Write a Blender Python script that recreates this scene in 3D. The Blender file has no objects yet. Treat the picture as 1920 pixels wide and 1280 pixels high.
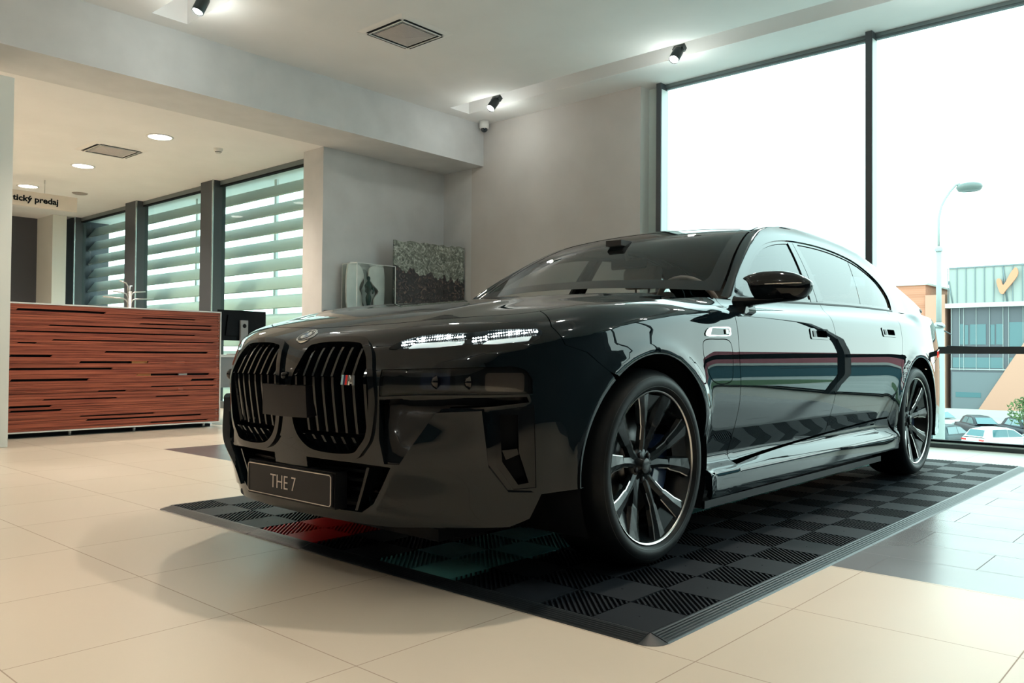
import bpy, bmesh, math, random
from mathutils import Vector, Matrix
from mathutils.geometry import delaunay_2d_cdt
import numpy as np
R = math.radians
scene = bpy.context.scene
col = scene.collection
random.seed(7)

# ---------------------------------------------------------------- camera
F_PX = 1547.29; YAW = .729277; PITCH = .0180953; ROLL = .00808837
fw = Vector((math.cos(YAW)*math.cos(PITCH), math.sin(YAW)*math.cos(PITCH), math.sin(PITCH)))
r0 = fw.cross(Vector((0, 0, 1))).normalized(); u0 = r0.cross(fw)
rt = math.cos(ROLL)*r0+math.sin(ROLL)*u0; up = -math.sin(ROLL)*r0+math.cos(ROLL)*u0
cd = bpy.data.cameras.new('camera'); cam = bpy.data.objects.new('camera', cd); col.objects.link(cam)
cam.matrix_world = Matrix(((rt.x, up.x, -fw.x, -2.57922), (rt.y, up.y, -fw.y, -2.55384), (rt.z, up.z, -fw.z, .77359), (0, 0, 0, 1)))
cd.sensor_width = 36; cd.lens = F_PX/1920*36; cd.clip_start = .05; cd.clip_end = 500
scene.camera = cam

# ---------------------------------------------------------------- world, exposure
vs = scene.view_settings
vs.view_transform = 'Standard'; vs.look = 'None'; vs.exposure = 0.64; vs.gamma = 1.0; vs.use_curve_mapping = False
w = bpy.data.worlds.new('overcast_sky'); scene.world = w; w.use_nodes = True
nt = w.node_tree; bg = nt.nodes['Background']
tc = nt.nodes.new('ShaderNodeTexCoord'); sx = nt.nodes.new('ShaderNodeSeparateXYZ'); cr = nt.nodes.new('ShaderNodeValToRGB')
nt.links.new(tc.outputs['Generated'], sx.inputs[0]); nt.links.new(sx.outputs['Z'], cr.inputs[0]); nt.links.new(cr.outputs[0], bg.inputs[0])
cr.color_ramp.elements[0].position = 0.0; cr.color_ramp.elements[0].color = (.86, 1.0, .985, 1)
cr.color_ramp.elements[1].position = .6; cr.color_ramp.elements[1].color = (.66, .90, .94, 1)
bg.inputs[1].default_value = 3.0
scene.cycles.max_bounces = 10; scene.cycles.diffuse_bounces = 4; scene.cycles.glossy_bounces = 5
scene.cycles.transparent_max_bounces = 16; scene.cycles.transmission_bounces = 6
scene.cycles.sample_clamp_indirect = 6.0; scene.cycles.caustics_reflective = False; scene.cycles.caustics_refractive = False
scene.cycles.use_denoising = True

# ---------------------------------------------------------------- lamps of the showroom (their housings are built with the ceiling)
WARM = (1.0, .83, .66)
SLOT_X = (4.60, .90, -2.8, -6.5)
SLOT_Y = (4.19, 1.69, -.81, -3.31, -5.81)
def add_light(kind, name, loc, energy, color, **kw):
    d = bpy.data.lights.new(name, kind); o = bpy.data.objects.new(name, d); col.objects.link(o)
    o.location = loc; d.energy = energy; d.color = color
    for k, v in kw.items(): setattr(d, k, v)
    return o
for sxp in SLOT_X:
    for syp in SLOT_Y:
        lb = add_light('SPOT', 'spot_beam', (sxp, syp, 3.70), 90 if sxp > 4 else 195, (1.0, .93, .84) if sxp > 4 else (1.0, .84, .66), spot_size=R(52 if sxp > 4 else 84), spot_blend=.7, shadow_soft_size=.045); lb.rotation_euler = (0, R(34 if sxp > 4 else 10), 0)
        add_light('POINT', 'spot_spill', (sxp, syp, 3.60), 4.2, (.95, 1.0, .93), shadow_soft_size=.05)
DOWN = [(1.78, 6.83), (1.79, 9.09), (1.79, 11.16), (-1.6, 6.83), (-1.6, 9.09), (-1.6, 11.3), (-5.0, 6.83), (-5.0, 9.09)]
for dx, dy in DOWN:
    add_light('SPOT', 'downlight_beam', (dx, dy, 3.262), 290, WARM, spot_size=R(150), spot_blend=.8, shadow_soft_size=.11)
# ---------------------------------------------------------------- helpers
def tag(o, label=None, cat=None, group=None, kind=None):
    if label: o['label'] = label
    if cat: o['category'] = cat
    if group: o['group'] = group
    if kind: o['kind'] = kind
    return o
def empty(name, loc=(0, 0, 0), rz=0, parent=None):
    o = bpy.data.objects.new(name, None); col.objects.link(o); o.location = loc; o.rotation_euler = (0, 0, rz); o.empty_display_size = .1
    if parent: o.parent = parent
    return o
class MB:
    def __init__(s): s.v = []; s.f = []; s.m = []; s.n = {}; s.sm = []
    def add(s, vs, fs, mi=0, smooth=False):
        b = len(s.v); s.v += [tuple(v) for v in vs]; s.f += [tuple(i+b for i in f) for f in fs]; s.m += [mi]*len(fs); s.sm += [smooth]*len(fs); return s
    def box(s, lo, hi, mi=0, M=None):
        x0, y0, z0 = lo; x1, y1, z1 = hi
        v = [Vector(p) for p in ((x0,y0,z0),(x1,y0,z0),(x1,y1,z0),(x0,y1,z0),(x0,y0,z1),(x1,y0,z1),(x1,y1,z1),(x0,y1,z1))]
        if M: v = [M @ p for p in v]
        return s.add(v, [(0,3,2,1),(4,5,6,7),(0,1,5,4),(1,2,6,5),(2,3,7,6),(3,0,4,7)], mi)
    def tube(s, pts, r, n=10, mi=0, closed=False, caps=True):
        pts = [Vector(p) for p in pts]; rr = r if isinstance(r, (list, tuple)) else [r]*len(pts); vs = []; k = len(pts); pn = None
        for i, p in enumerate(pts):
            a = pts[i-1] if (i > 0 or closed) else p; b = pts[(i+1) % k] if (i < k-1 or closed) else p
            t = (b-a).normalized(); n1 = pn if pn else (Vector((0,0,1)) if abs(t.z) < .9 else Vector((1,0,0)))
            n1 = (n1-t*n1.dot(t)).normalized(); n2 = t.cross(n1); pn = n1
            vs += [p+(n1*math.cos(2*math.pi*j/n)+n2*math.sin(2*math.pi*j/n))*rr[i] for j in range(n)]
        fs = [(i*n+j, i*n+(j+1) % n, ((i+1) % k)*n+(j+1) % n, ((i+1) % k)*n+j) for i in range(k if closed else k-1) for j in range(n)]
        if caps and not closed: fs += [tuple(range(n))[::-1], tuple((k-1)*n+j for j in range(n))]
        return s.add(vs, fs, mi, True)
    def lathe(s, prof, c=(0,0,0), axis='Z', n=48, mi=0, closed=False, a0=0, a1=2*math.pi, smooth=True):
        """prof: list of (radius, height along axis)"""
        vs = []; full = abs(a1-a0-2*math.pi) < 1e-6; m = n if full else n+1
        for j in range(m):
            a = a0+(a1-a0)*j/n; ca, sa = math.cos(a), math.sin(a)
            for r, h in prof:
                p = (r*ca, r*sa, h) if axis == 'Z' else ((r*ca, h, r*sa) if axis == 'Y' else (h, r*ca, r*sa))
                vs.append((p[0]+c[0], p[1]+c[1], p[2]+c[2]))
        k = len(prof); fs = []
        for j in range(n):
            for i in range(k if closed else k-1):
                a, b = j*k+i, j*k+(i+1) % k; c2, d = ((j+1) % m)*k+(i+1) % k, ((j+1) % m)*k+i
                fs.append((a, d, c2, b) if axis != 'Y' else (a, b, c2, d))
        return s.add(vs, fs, mi, smooth)
    def prism(s, poly, h0, h1, fn=None, mi=0):
        """polygon in a plane extruded; fn(u, v, h) -> xyz"""
        fn = fn or (lambda u, v, h: (u, v, h)); n = len(poly)
        vs = [fn(u, v, h0) for u, v in poly]+[fn(u, v, h1) for u, v in poly]
        fs = [tuple(range(n))[::-1], tuple(range(n, 2*n))]+[(i, (i+1) % n, n+(i+1) % n, n+i) for i in range(n)]
        return s.add(vs, fs, mi)
    def grid(s, P, mi=0, smooth=True, flip=False, close_u=False, close_v=False):
        P = np.asarray(P, float); a, b = P.shape[:2]; vs = P.reshape(-1, 3).tolist(); fs = []
        for i in range(a if close_u else a-1):
            for j in range(b if close_v else b-1):
                q = (i*b+j, ((i+1) % a)*b+j, ((i+1) % a)*b+(j+1) % b, i*b+(j+1) % b); fs.append(q[::-1] if flip else q)
        return s.add(vs, fs, mi, smooth)
    def build(s, name, mats, parent=None, loc=None, smooth=None, bevel=0, fixn=True):
        me = bpy.data.meshes.new(name); me.from_pydata(s.v, [], s.f)
        mats = mats if isinstance(mats, (list, tuple)) else [mats]
        for m in mats: me.materials.append(m)
        me.polygons.foreach_set('material_index', s.m); me.polygons.foreach_set('use_smooth', [bool(smooth) if smooth is not None else a for a in s.sm])
        if s.n and len(s.n) == len(s.v):
            me.update(); nn = []
            me.normals_split_custom_set([s.n[v] if s.n[v] is not None else tuple(me.polygons[p.index].normal) for p in me.polygons for v in p.vertices])
        elif fixn:
            bm = bmesh.new(); bm.from_mesh(me); bmesh.ops.recalc_face_normals(bm, faces=bm.faces); bm.to_mesh(me); bm.free()
        me.update(); o = bpy.data.objects.new(name, me); col.objects.link(o)
        if parent: o.parent = parent
        if loc: o.location = loc
        if bevel:
            md = o.modifiers.new('edge', 'BEVEL'); md.width = bevel; md.segments = 2; md.limit_method = 'ANGLE'; md.angle_limit = R(40)
        return o
def boxobj(name, lo, hi, mat, parent=None, bevel=0): return MB().box(lo, hi).build(name, mat, parent, bevel=bevel)
def struct(o): o['kind'] = 'structure'; return o
def copy_tree(o, parent=None, label=None):
    c = o.copy(); col.objects.link(c); c.parent = parent
    if label: c['label'] = label
    for ch in list(o.children): copy_tree(ch, c)
    return c
def resample(poly, step, closed=True):
    out = []; n = len(poly)
    for i in range(n if closed else n-1):
        a = np.array(poly[i], float); b = np.array(poly[(i+1) % n], float); k = max(1, int(math.ceil(np.hypot(*(b-a))/step)))
        out += [tuple(a+(b-a)*j/k) for j in range(k)]
    if not closed: out.append(tuple(poly[-1]))
    return out
def smoothpoly(pts, k=6, closed=True):
    """Catmull-Rom through the points"""
    P = [np.array(p, float) for p in pts]; n = len(P); out = []
    for i in range(n if closed else n-1):
        p0, p1, p2, p3 = (P[(i-1) % n], P[i], P[(i+1) % n], P[(i+2) % n]) if closed else (P[max(i-1, 0)], P[i], P[i+1], P[min(i+2, n-1)])
        for j in range(k):
            t = j/k; out.append(tuple(.5*((2*p1)+(-p0+p2)*t+(2*p0-5*p1+4*p2-p3)*t*t+(-p0+3*p1-3*p2+p3)*t**3)))
    if not closed: out.append(tuple(P[-1]))
    return out
def rounded(x0, y0, x1, y1, r, n=5):
    out = []
    for cx, cy, a in ((x1-r, y1-r, 0), (x0+r, y1-r, 90), (x0+r, y0+r, 180), (x1-r, y0+r, 270)):
        out += [(cx+r*math.cos(R(a+90*i/n)), cy+r*math.sin(R(a+90*i/n))) for i in range(n+1)]
    return out
def inside(P, poly):
    x, y = P[:, 0], P[:, 1]; q = np.array(poly); c = np.zeros(len(P), bool); n = len(q); j = n-1
    for i in range(n):
        xi, yi = q[i]; xj, yj = q[j]
        if yi != yj:
            c ^= ((yi > y) != (yj > y)) & (x < (xj-xi)*(y-yi)/(yj-yi)+xi)
        j = i
    return c
def patch(mb, poly, fn, holes=(), step=.03, flip=False, depth=0., off=0., mi=0, bstep=None, nofl=None):
    """triangulated piece of the surface fn(u, v) inside poly, with exact smooth normals and a turned-in edge"""
    bstep = bstep or step*.6; loops = [resample(poly, bstep)]+[resample(h, bstep) for h in holes]
    B = np.array([p for l in loops for p in l]); edges = []; k = 0
    for l in loops: edges += [(k+i, k+(i+1) % len(l)) for i in range(len(l))]; k += len(l)
    lo, hi = B.min(0), B.max(0); gu, gv = np.meshgrid(np.arange(lo[0]+step/2, hi[0], step), np.arange(lo[1]+step/2, hi[1], step))
    G = np.stack([gu.ravel(), gv.ravel()], -1); m = inside(G, loops[0])
    for h in loops[1:]: m &= ~inside(G, h)
    G = G[m]
    if len(G):
        d = np.full(len(G), 9.)
        for i in range(0, len(B), 200): d = np.minimum(d, np.hypot(G[:, None, 0]-B[None, i:i+200, 0], G[:, None, 1]-B[None, i:i+200, 1]).min(1))
        G = G[d > step*.45]
    pts = [Vector(p) for p in B]+[Vector(p) for p in G]
    vo, eo, fo, ov, oe, of = delaunay_2d_cdt(pts, edges, [], 0, 1e-7)
    V = np.array([tuple(v) for v in vo]); T = np.array(fo); c = V[T].mean(1); m = inside(c, loops[0])
    for h in loops[1:]: m &= ~inside(c, h)
    a = V[T]; ar = (a[:, 1, 0]-a[:, 0, 0])*(a[:, 2, 1]-a[:, 0, 1])-(a[:, 2, 0]-a[:, 0, 0])*(a[:, 1, 1]-a[:, 0, 1])
    T = T[m & (np.abs(ar) > 1e-10)]; ar = ar[m & (np.abs(ar) > 1e-10)]; T[ar < 0] = T[ar < 0][:, ::-1]
    e = 1.5e-3; P = fn(V[:, 0], V[:, 1]); du = fn(V[:, 0]+e, V[:, 1])-fn(V[:, 0]-e, V[:, 1]); dv = fn(V[:, 0], V[:, 1]+e)-fn(V[:, 0], V[:, 1]-e)
    N = np.cross(du, dv); N /= np.maximum(np.linalg.norm(N, axis=1), 1e-12)[:, None]
    if flip: N = -N; T = T[:, ::-1]
    P = P+N*off; b = len(mb.v); mb.add(P.tolist(), T.tolist(), mi, True)
    for i in range(len(P)): mb.n[b+i] = tuple(N[i])
    if depth:
        cnt = {}
        for t in T:
            for i in range(3):
                k = (t[i], t[(i+1) % 3]); cnt[k] = cnt.get(k, 0)+1
        be = [k for k in cnt if (k[1], k[0]) not in cnt]
        for a_, b_ in be:
            q = len(mb.v); mb.add([P[a_], P[b_], P[b_]-N[b_]*depth, P[a_]-N[a_]*depth], [(1, 0, 3, 2)], mi, False)
            for i in range(4): mb.n[q+i] = None
    return mb
def text_obj(name, body, size, mat, parent=None, M=None, extrude=.002, offset=0., align='LEFT', sx=1.0, spacing=1.0):
    cu = bpy.data.curves.new(name, 'FONT'); cu.body = body; cu.size = size; cu.extrude = extrude; cu.offset = offset; cu.align_x = align; cu.space_character = spacing; cu.resolution_u = 3
    o = bpy.data.objects.new(name, cu); col.objects.link(o); dg = bpy.context.evaluated_depsgraph_get(); dg.update()
    me = bpy.data.meshes.new_from_object(o.evaluated_get(dg)); bpy.data.objects.remove(o)
    M = M or Matrix(); me.transform(M @ Matrix.Diagonal((sx, 1, 1, 1))); me.name = name
    me.materials.clear(); me.materials.append(mat); o = bpy.data.objects.new(name, me); col.objects.link(o)
    if parent: o.parent = parent
    return o
def axes(o, x, y, z=None):
    x = Vector(x).normalized(); y = Vector(y).normalized(); z = x.cross(y)
    return Matrix(((x[0], y[0], z[0], o[0]), (x[1], y[1], z[1], o[1]), (x[2], y[2], z[2], o[2]), (0, 0, 0, 1)))

# ---------------------------------------------------------------- materials
def mat(name, color=(.5,.5,.5), rough=.5, metal=0., coat=0., coat_rough=.03, spec=.5, emit=None, estr=0., alpha=None, ior=1.5):
    m = bpy.data.materials.new(name); m.use_nodes = True; b = m.node_tree.nodes['Principled BSDF']
    b.inputs['Base Color'].default_value = (*color, 1); b.inputs['Roughness'].default_value = rough; b.inputs['Metallic'].default_value = metal
    b.inputs['Coat Weight'].default_value = coat; b.inputs['Coat Roughness'].default_value = coat_rough; b.inputs['Specular IOR Level'].default_value = spec
    b.inputs['IOR'].default_value = ior
    if emit: b.inputs['Emission Color'].default_value = (*emit, 1); b.inputs['Emission Strength'].default_value = estr
    return m
def nodes(m): return m.node_tree.nodes, m.node_tree.links, m.node_tree.nodes['Principled BSDF']
def add_noise(m, c1, c2, scale=5., detail=4., bump=0., rough=None, stretch=(1,1,1), bscale=None, space='Object'):
    N, L, b = nodes(m); tc = N.new('ShaderNodeTexCoord'); mp = N.new('ShaderNodeMapping'); mp.inputs['Scale'].default_value = stretch
    L.new(tc.outputs[space], mp.inputs[0]); nz = N.new('ShaderNodeTexNoise'); nz.inputs['Scale'].default_value = scale; nz.inputs['Detail'].default_value = detail
    L.new(mp.outputs[0], nz.inputs['Vector']); rp = N.new('ShaderNodeValToRGB'); rp.color_ramp.elements[0].position = .35; rp.color_ramp.elements[1].position = .65
    rp.color_ramp.elements[0].color = (*c1, 1); rp.color_ramp.elements[1].color = (*c2, 1); L.new(nz.outputs['Fac'], rp.inputs[0]); L.new(rp.outputs[0], b.inputs['Base Color'])
    if bump:
        n2 = N.new('ShaderNodeTexNoise'); n2.inputs['Scale'].default_value = bscale or scale*3; n2.inputs['Detail'].default_value = 6; L.new(mp.outputs[0], n2.inputs['Vector'])
        bp = N.new('ShaderNodeBump'); bp.inputs['Strength'].default_value = bump; bp.inputs['Distance'].default_value = .01; L.new(n2.outputs['Fac'], bp.inputs['Height']); L.new(bp.outputs[0], b.inputs['Normal'])
    return m
def glass(name, tint, ior=1.5, rough=0.):
    m = bpy.data.materials.new(name); m.use_nodes = True; N, L = m.node_tree.nodes, m.node_tree.links; N.clear()
    o = N.new('ShaderNodeOutputMaterial'); t = N.new('ShaderNodeBsdfTransparent'); g = N.new('ShaderNodeBsdfGlossy'); f = N.new('ShaderNodeFresnel'); x = N.new('ShaderNodeMixShader')
    t.inputs[0].default_value = (*tint, 1); g.inputs['Roughness'].default_value = rough; f.inputs[0].default_value = ior
    gm = N.new('ShaderNodeNewGeometry'); iv = N.new('ShaderNodeMath'); iv.operation = 'SUBTRACT'; iv.inputs[0].default_value = 1.0; L.new(gm.outputs['Backfacing'], iv.inputs[1]); mu = N.new('ShaderNodeMath'); mu.operation = 'MULTIPLY'; L.new(f.outputs[0], mu.inputs[0]); L.new(iv.outputs[0], mu.inputs[1]); L.new(mu.outputs[0], x.inputs[0]); L.new(t.outputs[0], x.inputs[1]); L.new(g.outputs[0], x.inputs[2]); L.new(x.outputs[0], o.inputs[0]); return m
M = {}
M['plaster'] = add_noise(mat('plaster', rough=.85), (.60,.61,.615), (.66,.67,.675), 3, bump=.05, bscale=160)
M['wallpaper'] = add_noise(mat('wallpaper', rough=.8), (.55,.53,.515), (.61,.59,.575), 1.4, 5, bump=.10, bscale=120)
M['ceiling'] = add_noise(mat('ceiling_paint', rough=.9), (.82,.815,.81), (.85,.845,.84), 2)
M['column'] = mat('column_paint', (.74,.76,.72), .7)
M['dark_panel'] = mat('dark_panel', (.06,.065,.08), .55); M['back_wall'] = mat('back_wall', (.05,.052,.06), .6)
M['mullion'] = mat('anthracite_metal', (.060,.070,.080), .4, .1)
M['mullion_light'] = mat('anodised_edge', (.55,.60,.60), .25, .8)
M['frame_grey'] = mat('window_frame_grey', (.16,.20,.21), .4, .3)
M['room_glass'] = glass('window_glass', (.93,.98,.96), 1.25)
M['louvre_glass'] = glass('louvre_window_glass', (.84,.93,.895), 1.3)
M['louvre'] = mat('louvre_aluminium', (.74,.76,.75), .5, .2)
M['black'] = mat('matt_black', (.003,.004,.006), .6, spec=.15)
M['steel'] = mat('brushed_steel', (.55,.55,.55), .28, 1.)
M['white_trim'] = mat('white_lacquer', (.72,.72,.70), .35)
M['white'] = mat('white_paint', (.75,.75,.73), .5)
M['lampglow'] = mat('lamp_glow', (1,1,1), .4, emit=(1,.98,.92), estr=40)
M['downglow'] = mat('downlight_glow', (1,1,1), .4, emit=(1,.97,.88), estr=7)
M['lamp_body'] = mat('lamp_housing', (.03,.04,.04), .35, .5)
# ---------------------------------------------------------------- floor
def tile_floor(name, c1, c2, grout, ox, px, oy, py, stagger, rough, lw=.0035, spec=.5):
    m = mat(name, rough=rough, coat=.0, spec=spec); N, L, b = nodes(m)
    tc = N.new('ShaderNodeTexCoord'); sp = N.new('ShaderNodeSeparateXYZ'); L.new(tc.outputs['Object'], sp.inputs[0])
    def mth(op, a, bb=None, c=None):
        n = N.new('ShaderNodeMath'); n.operation = op
        for i, v in enumerate((a, bb, c)):
            if v is None: continue
            if isinstance(v, (int, float)): n.inputs[i].default_value = v
            else: L.new(v, n.inputs[i])
        return n.outputs[0]
    u = mth('DIVIDE', mth('SUBTRACT', sp.outputs['X'], ox), px); row = mth('FLOOR', u)
    odd = mth('MODULO', mth('ABSOLUTE', row), 2.0); v = mth('ADD', mth('DIVIDE', mth('SUBTRACT', sp.outputs['Y'], oy), py), mth('MULTIPLY', odd, stagger))
    fu = mth('FRACT', u); fv = mth('FRACT', v)
    du = mth('MULTIPLY', mth('MINIMUM', fu, mth('SUBTRACT', 1.0, fu)), px); dv = mth('MULTIPLY', mth('MINIMUM', fv, mth('SUBTRACT', 1.0, fv)), py)
    line = mth('LESS_THAN', mth('MINIMUM', du, dv), lw/2)
    cell = N.new('ShaderNodeTexWhiteNoise'); cell.noise_dimensions = '2D'; cb = N.new('ShaderNodeCombineXYZ'); L.new(row, cb.inputs[0]); L.new(mth('FLOOR', v), cb.inputs[1]); L.new(cb.outputs[0], cell.inputs['Vector'])
    nz = N.new('ShaderNodeTexNoise'); nz.inputs['Scale'].default_value = 3.5; nz.inputs['Detail'].default_value = 8; L.new(tc.outputs['Object'], nz.inputs['Vector'])
    fac = mth('ADD', mth('MULTIPLY', cell.outputs['Value'], .35), mth('MULTIPLY', nz.outputs['Fac'], .65))
    mx = N.new('ShaderNodeMix'); mx.data_type = 'RGBA'; L.new(fac, mx.inputs[0]); mx.inputs[6].default_value = (*c1, 1); mx.inputs[7].default_value = (*c2, 1)
    m2 = N.new('ShaderNodeMix'); m2.data_type = 'RGBA'; L.new(line, m2.inputs[0]); L.new(mx.outputs[2], m2.inputs[6]); m2.inputs[7].default_value = (*grout, 1)
    L.new(m2.outputs[2], b.inputs['Base Color']); L.new(mth('ADD', mth('MULTIPLY', line, .4), mth('ADD', mth('MULTIPLY', nz.outputs['Fac'], .10), rough-.05)), b.inputs['Roughness'])
    bp = N.new('ShaderNodeBump'); bp.inputs['Strength'].default_value = .25; bp.inputs['Distance'].default_value = .002; L.new(mth('SUBTRACT', 1.0, line), bp.inputs['Height']); L.new(bp.outputs[0], b.inputs['Normal'])
    return m
M['tile'] = tile_floor('beige_floor_tiles', (.525,.470,.395), (.58,.525,.445), (.34,.275,.22), -.685, .6055, -1.496, .6055, 0., .34, spec=.3)
M['plank'] = tile_floor('dark_plank_tiles', (.105,.105,.115), (.135,.135,.145), (.055,.055,.06), .535, .3125, -1.496, .6055, .5, .24, spec=.4)
fl = MB(); XW = 5.46
for x0, x1, y0, y1, mi in ((-10, .538, -8, 14.6, 0), (.538, 4.10, -8, 4.015, 1), (.538, 4.10, 4.015, 14.6, 0), (4.10, XW+.1, -8, 14.6, 0)):
    fl.add([(x0, y0, 0), (x1, y0, 0), (x1, y1, 0), (x0, y1, 0)], [(0, 1, 2, 3)], mi)
struct(fl.build('floor', [M['tile'], M['plank']], fixn=False))
struct(boxobj('floor_slab', (-10.2, -8.2, -.5), (5.7, 14.8, -.004), M['mullion']))

# ---------------------------------------------------------------- ceilings, bulkhead, walls
ZC_, ZL_ = 3.83, 3.28
SL = [(4.44, 4.77), (.735, 1.065), (-2.97, -2.64), (-6.68, -6.35)]
cm = MB(); xs = [5.47]+[v for a, b_ in SL for v in (b_, a)]+[-10.0]
for i in range(0, len(xs), 2): cm.box((xs[i+1], -8.2, ZC_), (xs[i], 4.775, 4.08))
cm.box((-10, 4.775, ZC_), (5.47, 5.0, 4.08)); cm.box((-10.2, -8.2, 4.08), (5.47, 5.0, 4.3))
struct(cm.build('ceiling', M['ceiling']))
struct(boxobj('beam', (-10, 4.985, ZL_), (5.268, 5.74, 4.3), M['plaster']))
struct(boxobj('ceiling_low', (-10, 5.74, ZL_), (3.62, 14.8, 3.6), M['ceiling']))
struct(boxobj('wall_far', (5.27, 2.54, 0), (5.9, 5.74, 4.08), M['column']))
struct(boxobj('wall_covering', (5.262, 2.541, 0), (5.27, 5.2, ZC_), M['wallpaper']))
struct(boxobj('wall_covering', (5.264, 5.2, 0), (5.27, 5.74, ZL_), M['plaster']))
struct(boxobj('wall_left', (3.27, 5.74, 0), (5.9, 6.15, 4.08), M['plaster']))
struct(boxobj('wall_end', (-10.2, 14.4, 0), (4.3, 14.8, 3.6), M['dark_panel']))
struct(boxobj('wall_back', (-10.2, -8.2, 0), (-10, 14.8, 4.3), M['back_wall']))
struct(boxobj('wall_right', (-10, -8.2, 0), (5.9, -8, 4.3), M['back_wall']))
struct(boxobj('column_front', (-.95, 5.02, 0), (-.28, 5.56, 3.035), M['column'], bevel=.004))
struct(boxobj('column_rear', (2.985, 13.6, 0), (3.22, 14.4, ZL_), M['column']))
pm = MB()
for i in range(4): pm.box((-1.2+i*1.05, 14.375, .0), (-1.2+i*1.05+1.035, 14.4, ZL_))
struct(pm.build('wall_cladding', M['dark_panel']))

# ---------------------------------------------------------------- big window at the far end
def mullion(name, y0, y1):
    b = MB().box((5.31, y0, 0), (5.45, y1, ZC_)).build(name, M['mullion'], bevel=.002); struct(b)
    c = MB().box((5.325, y0-.0015, .08), (5.44, y0, 3.76)).build('trim_or_lit_side', M['frame_lit'], None); struct(c)  # thin pale face: window light on the mullion side, put into the colour
M['frame_lit'] = mat('frame_lit_side', (.62,.70,.67), .45)  # frame tone lightened to stand for daylight falling on its side faces
YM = [2.304, .042, -2.22, -4.482, -6.744]
for i, y in enumerate(YM): mullion('mullion_%d' % (i+1), y, y+.062)
struct(boxobj('trim_reveal', (5.44, 2.366, 0), (5.46, 2.54, ZC_), M['frame_lit']))
for i in range(len(YM)):
    y1 = YM[i]; y0 = YM[i+1]+.062 if i+1 < len(YM) else -8
    wn = struct(MB().box((5.43, y0, .06), (5.442, y1, 3.775)).build('window_%d' % (i+1), M['room_glass']))
    fr = MB().box((5.42, y0, 3.775), (5.46, y1, ZC_)).box((5.405, y0, 3.795), (5.42, y1, ZC_))
    fr.build('window_frame', M['frame_grey'], wn)
    MB().box((5.37, y0, 0), (5.47, y1, .035)).build('window_sill', M['mullion'], wn)
    MB().box((5.378, y0, .035), (5.46, y1, .049)).build('sill_edge', M['mullion_light'], wn)
    MB().box((5.40, y0, .049), (5.46, y1, .068)).build('glazing_bead', M['black'], wn)
    MB().box((5.34, y0, .828), (5.40, y1, .889)).build('transom_bar', M['mullion'], wn)

# ---------------------------------------------------------------- louvred side window
YP = [(6.15, 8.54), (8.90, 11.03), (11.45, 13.6)]
for i, (y0, y1) in enumerate(YP):
    wn = struct(MB().box((3.50, y0, .10), (3.512, y1, 3.20)).build('window_%d' % (i+6), M['louvre_glass']))
    MB().box((3.47, y0, 3.215), (3.53, y1, ZL_)).box((3.47, y0, 0), (3.53, y1, .10)).build('window_frame', M['frame_grey'], wn)
    MB().box((3.47, y0, 3.195), (3.53, y1, 3.215)).build('glazing_bead', M['black'], wn)
for i, (y0, y1) in enumerate([(8.54, 8.90), (11.03, 11.45), (13.6, 14.05)]):
    struct(boxobj('mullion_%d' % (i+6), (3.36, y0, 0), (3.56, y1, ZL_), M['mullion'], bevel=.003))
    struct(boxobj('trim_or_lit_side', (3.352, y0-.006, 0), (3.372, y0+.012, ZL_), M['mullion_light']))
for k in range(13):                                      # outside sun blades, one object each
    z = 3.135-.2675*k+(0 if k < 4 else 0)
    P = [(3.90, z-.092), (3.925, z-.105), (4.06, z+.085), (4.04, z+.099)]
    b = MB().prism(P, 6.2, 14.6, lambda u, v, h: (u, h, v)).build('sun_blade', M['louvre'])
    tag(b, 'wide grey aluminium sun blade outside the louvred window, number %s from the top' % ('one two three four five six seven eight nine ten eleven twelve thirteen'.split()[k]), 'sun blade', 'sun blades outside the side window')
for i, y in enumerate((8.05, 10.4, 12.9)):
    b = MB().box((4.09, y, -.4), (4.13, y+.06, 3.6)).build('blade_post', M['louvre'])
    tag(b, 'upright bracket post carrying the sun blades outside window pane %s' % ('nearest the pilaster', 'in the middle', 'farthest left')[i], 'post', 'posts of the sun blades')
struct(boxobj('trim_soffit', (3.62, 6.15, 3.34), (4.4, 14.8, 3.6), M['ceiling']))

# ---------------------------------------------------------------- track spots in the ceiling slots
def make_spot():
    t = empty('ceiling_spotlight')
    MB().box((-.03, -.06, .06), (.03, .06, .12)).build('mount', M['lamp_body'], t)
    b = MB().lathe([(0, .07), (.048, .07), (.052, .05), (.052, -.085), (.046, -.09), (.046, -.06)], n=28).build('lamp_head', M['lamp_body'], t)
    MB().lathe([(0, -.088), (.030, -.091), (.045, -.078)], n=24).build('bulb', M['lampglow'], b)
    return t
proto = make_spot(); n = 0
for i, sxp in enumerate(SLOT_X):
    for j, syp in enumerate(SLOT_Y):
        o = proto if n == 0 else copy_tree(proto); n += 1
        o.location = (sxp, syp, 3.80); o.rotation_euler = (R(0), R(24 if i == 1 else 38), 0)
        o['category'] = 'spotlight'; o['group'] = 'track spotlights in the ceiling slots'
        vis = {(0, 0): 'lit black spotlight in the window-side ceiling slot, beside the dome camera', (0, 1): 'lit black spotlight in the window-side slot, above the left end of the big window', (1, 0): 'lit black spotlight cut by the top edge, in the slot end above the bulkhead'}
        o['label'] = vis.get((i, j), 'lit black spotlight, slot %s from the big window, place %s from bulkhead' % (('one', 'two', 'three', 'four')[i], ('one', 'two', 'three', 'four', 'five')[j]))
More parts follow.
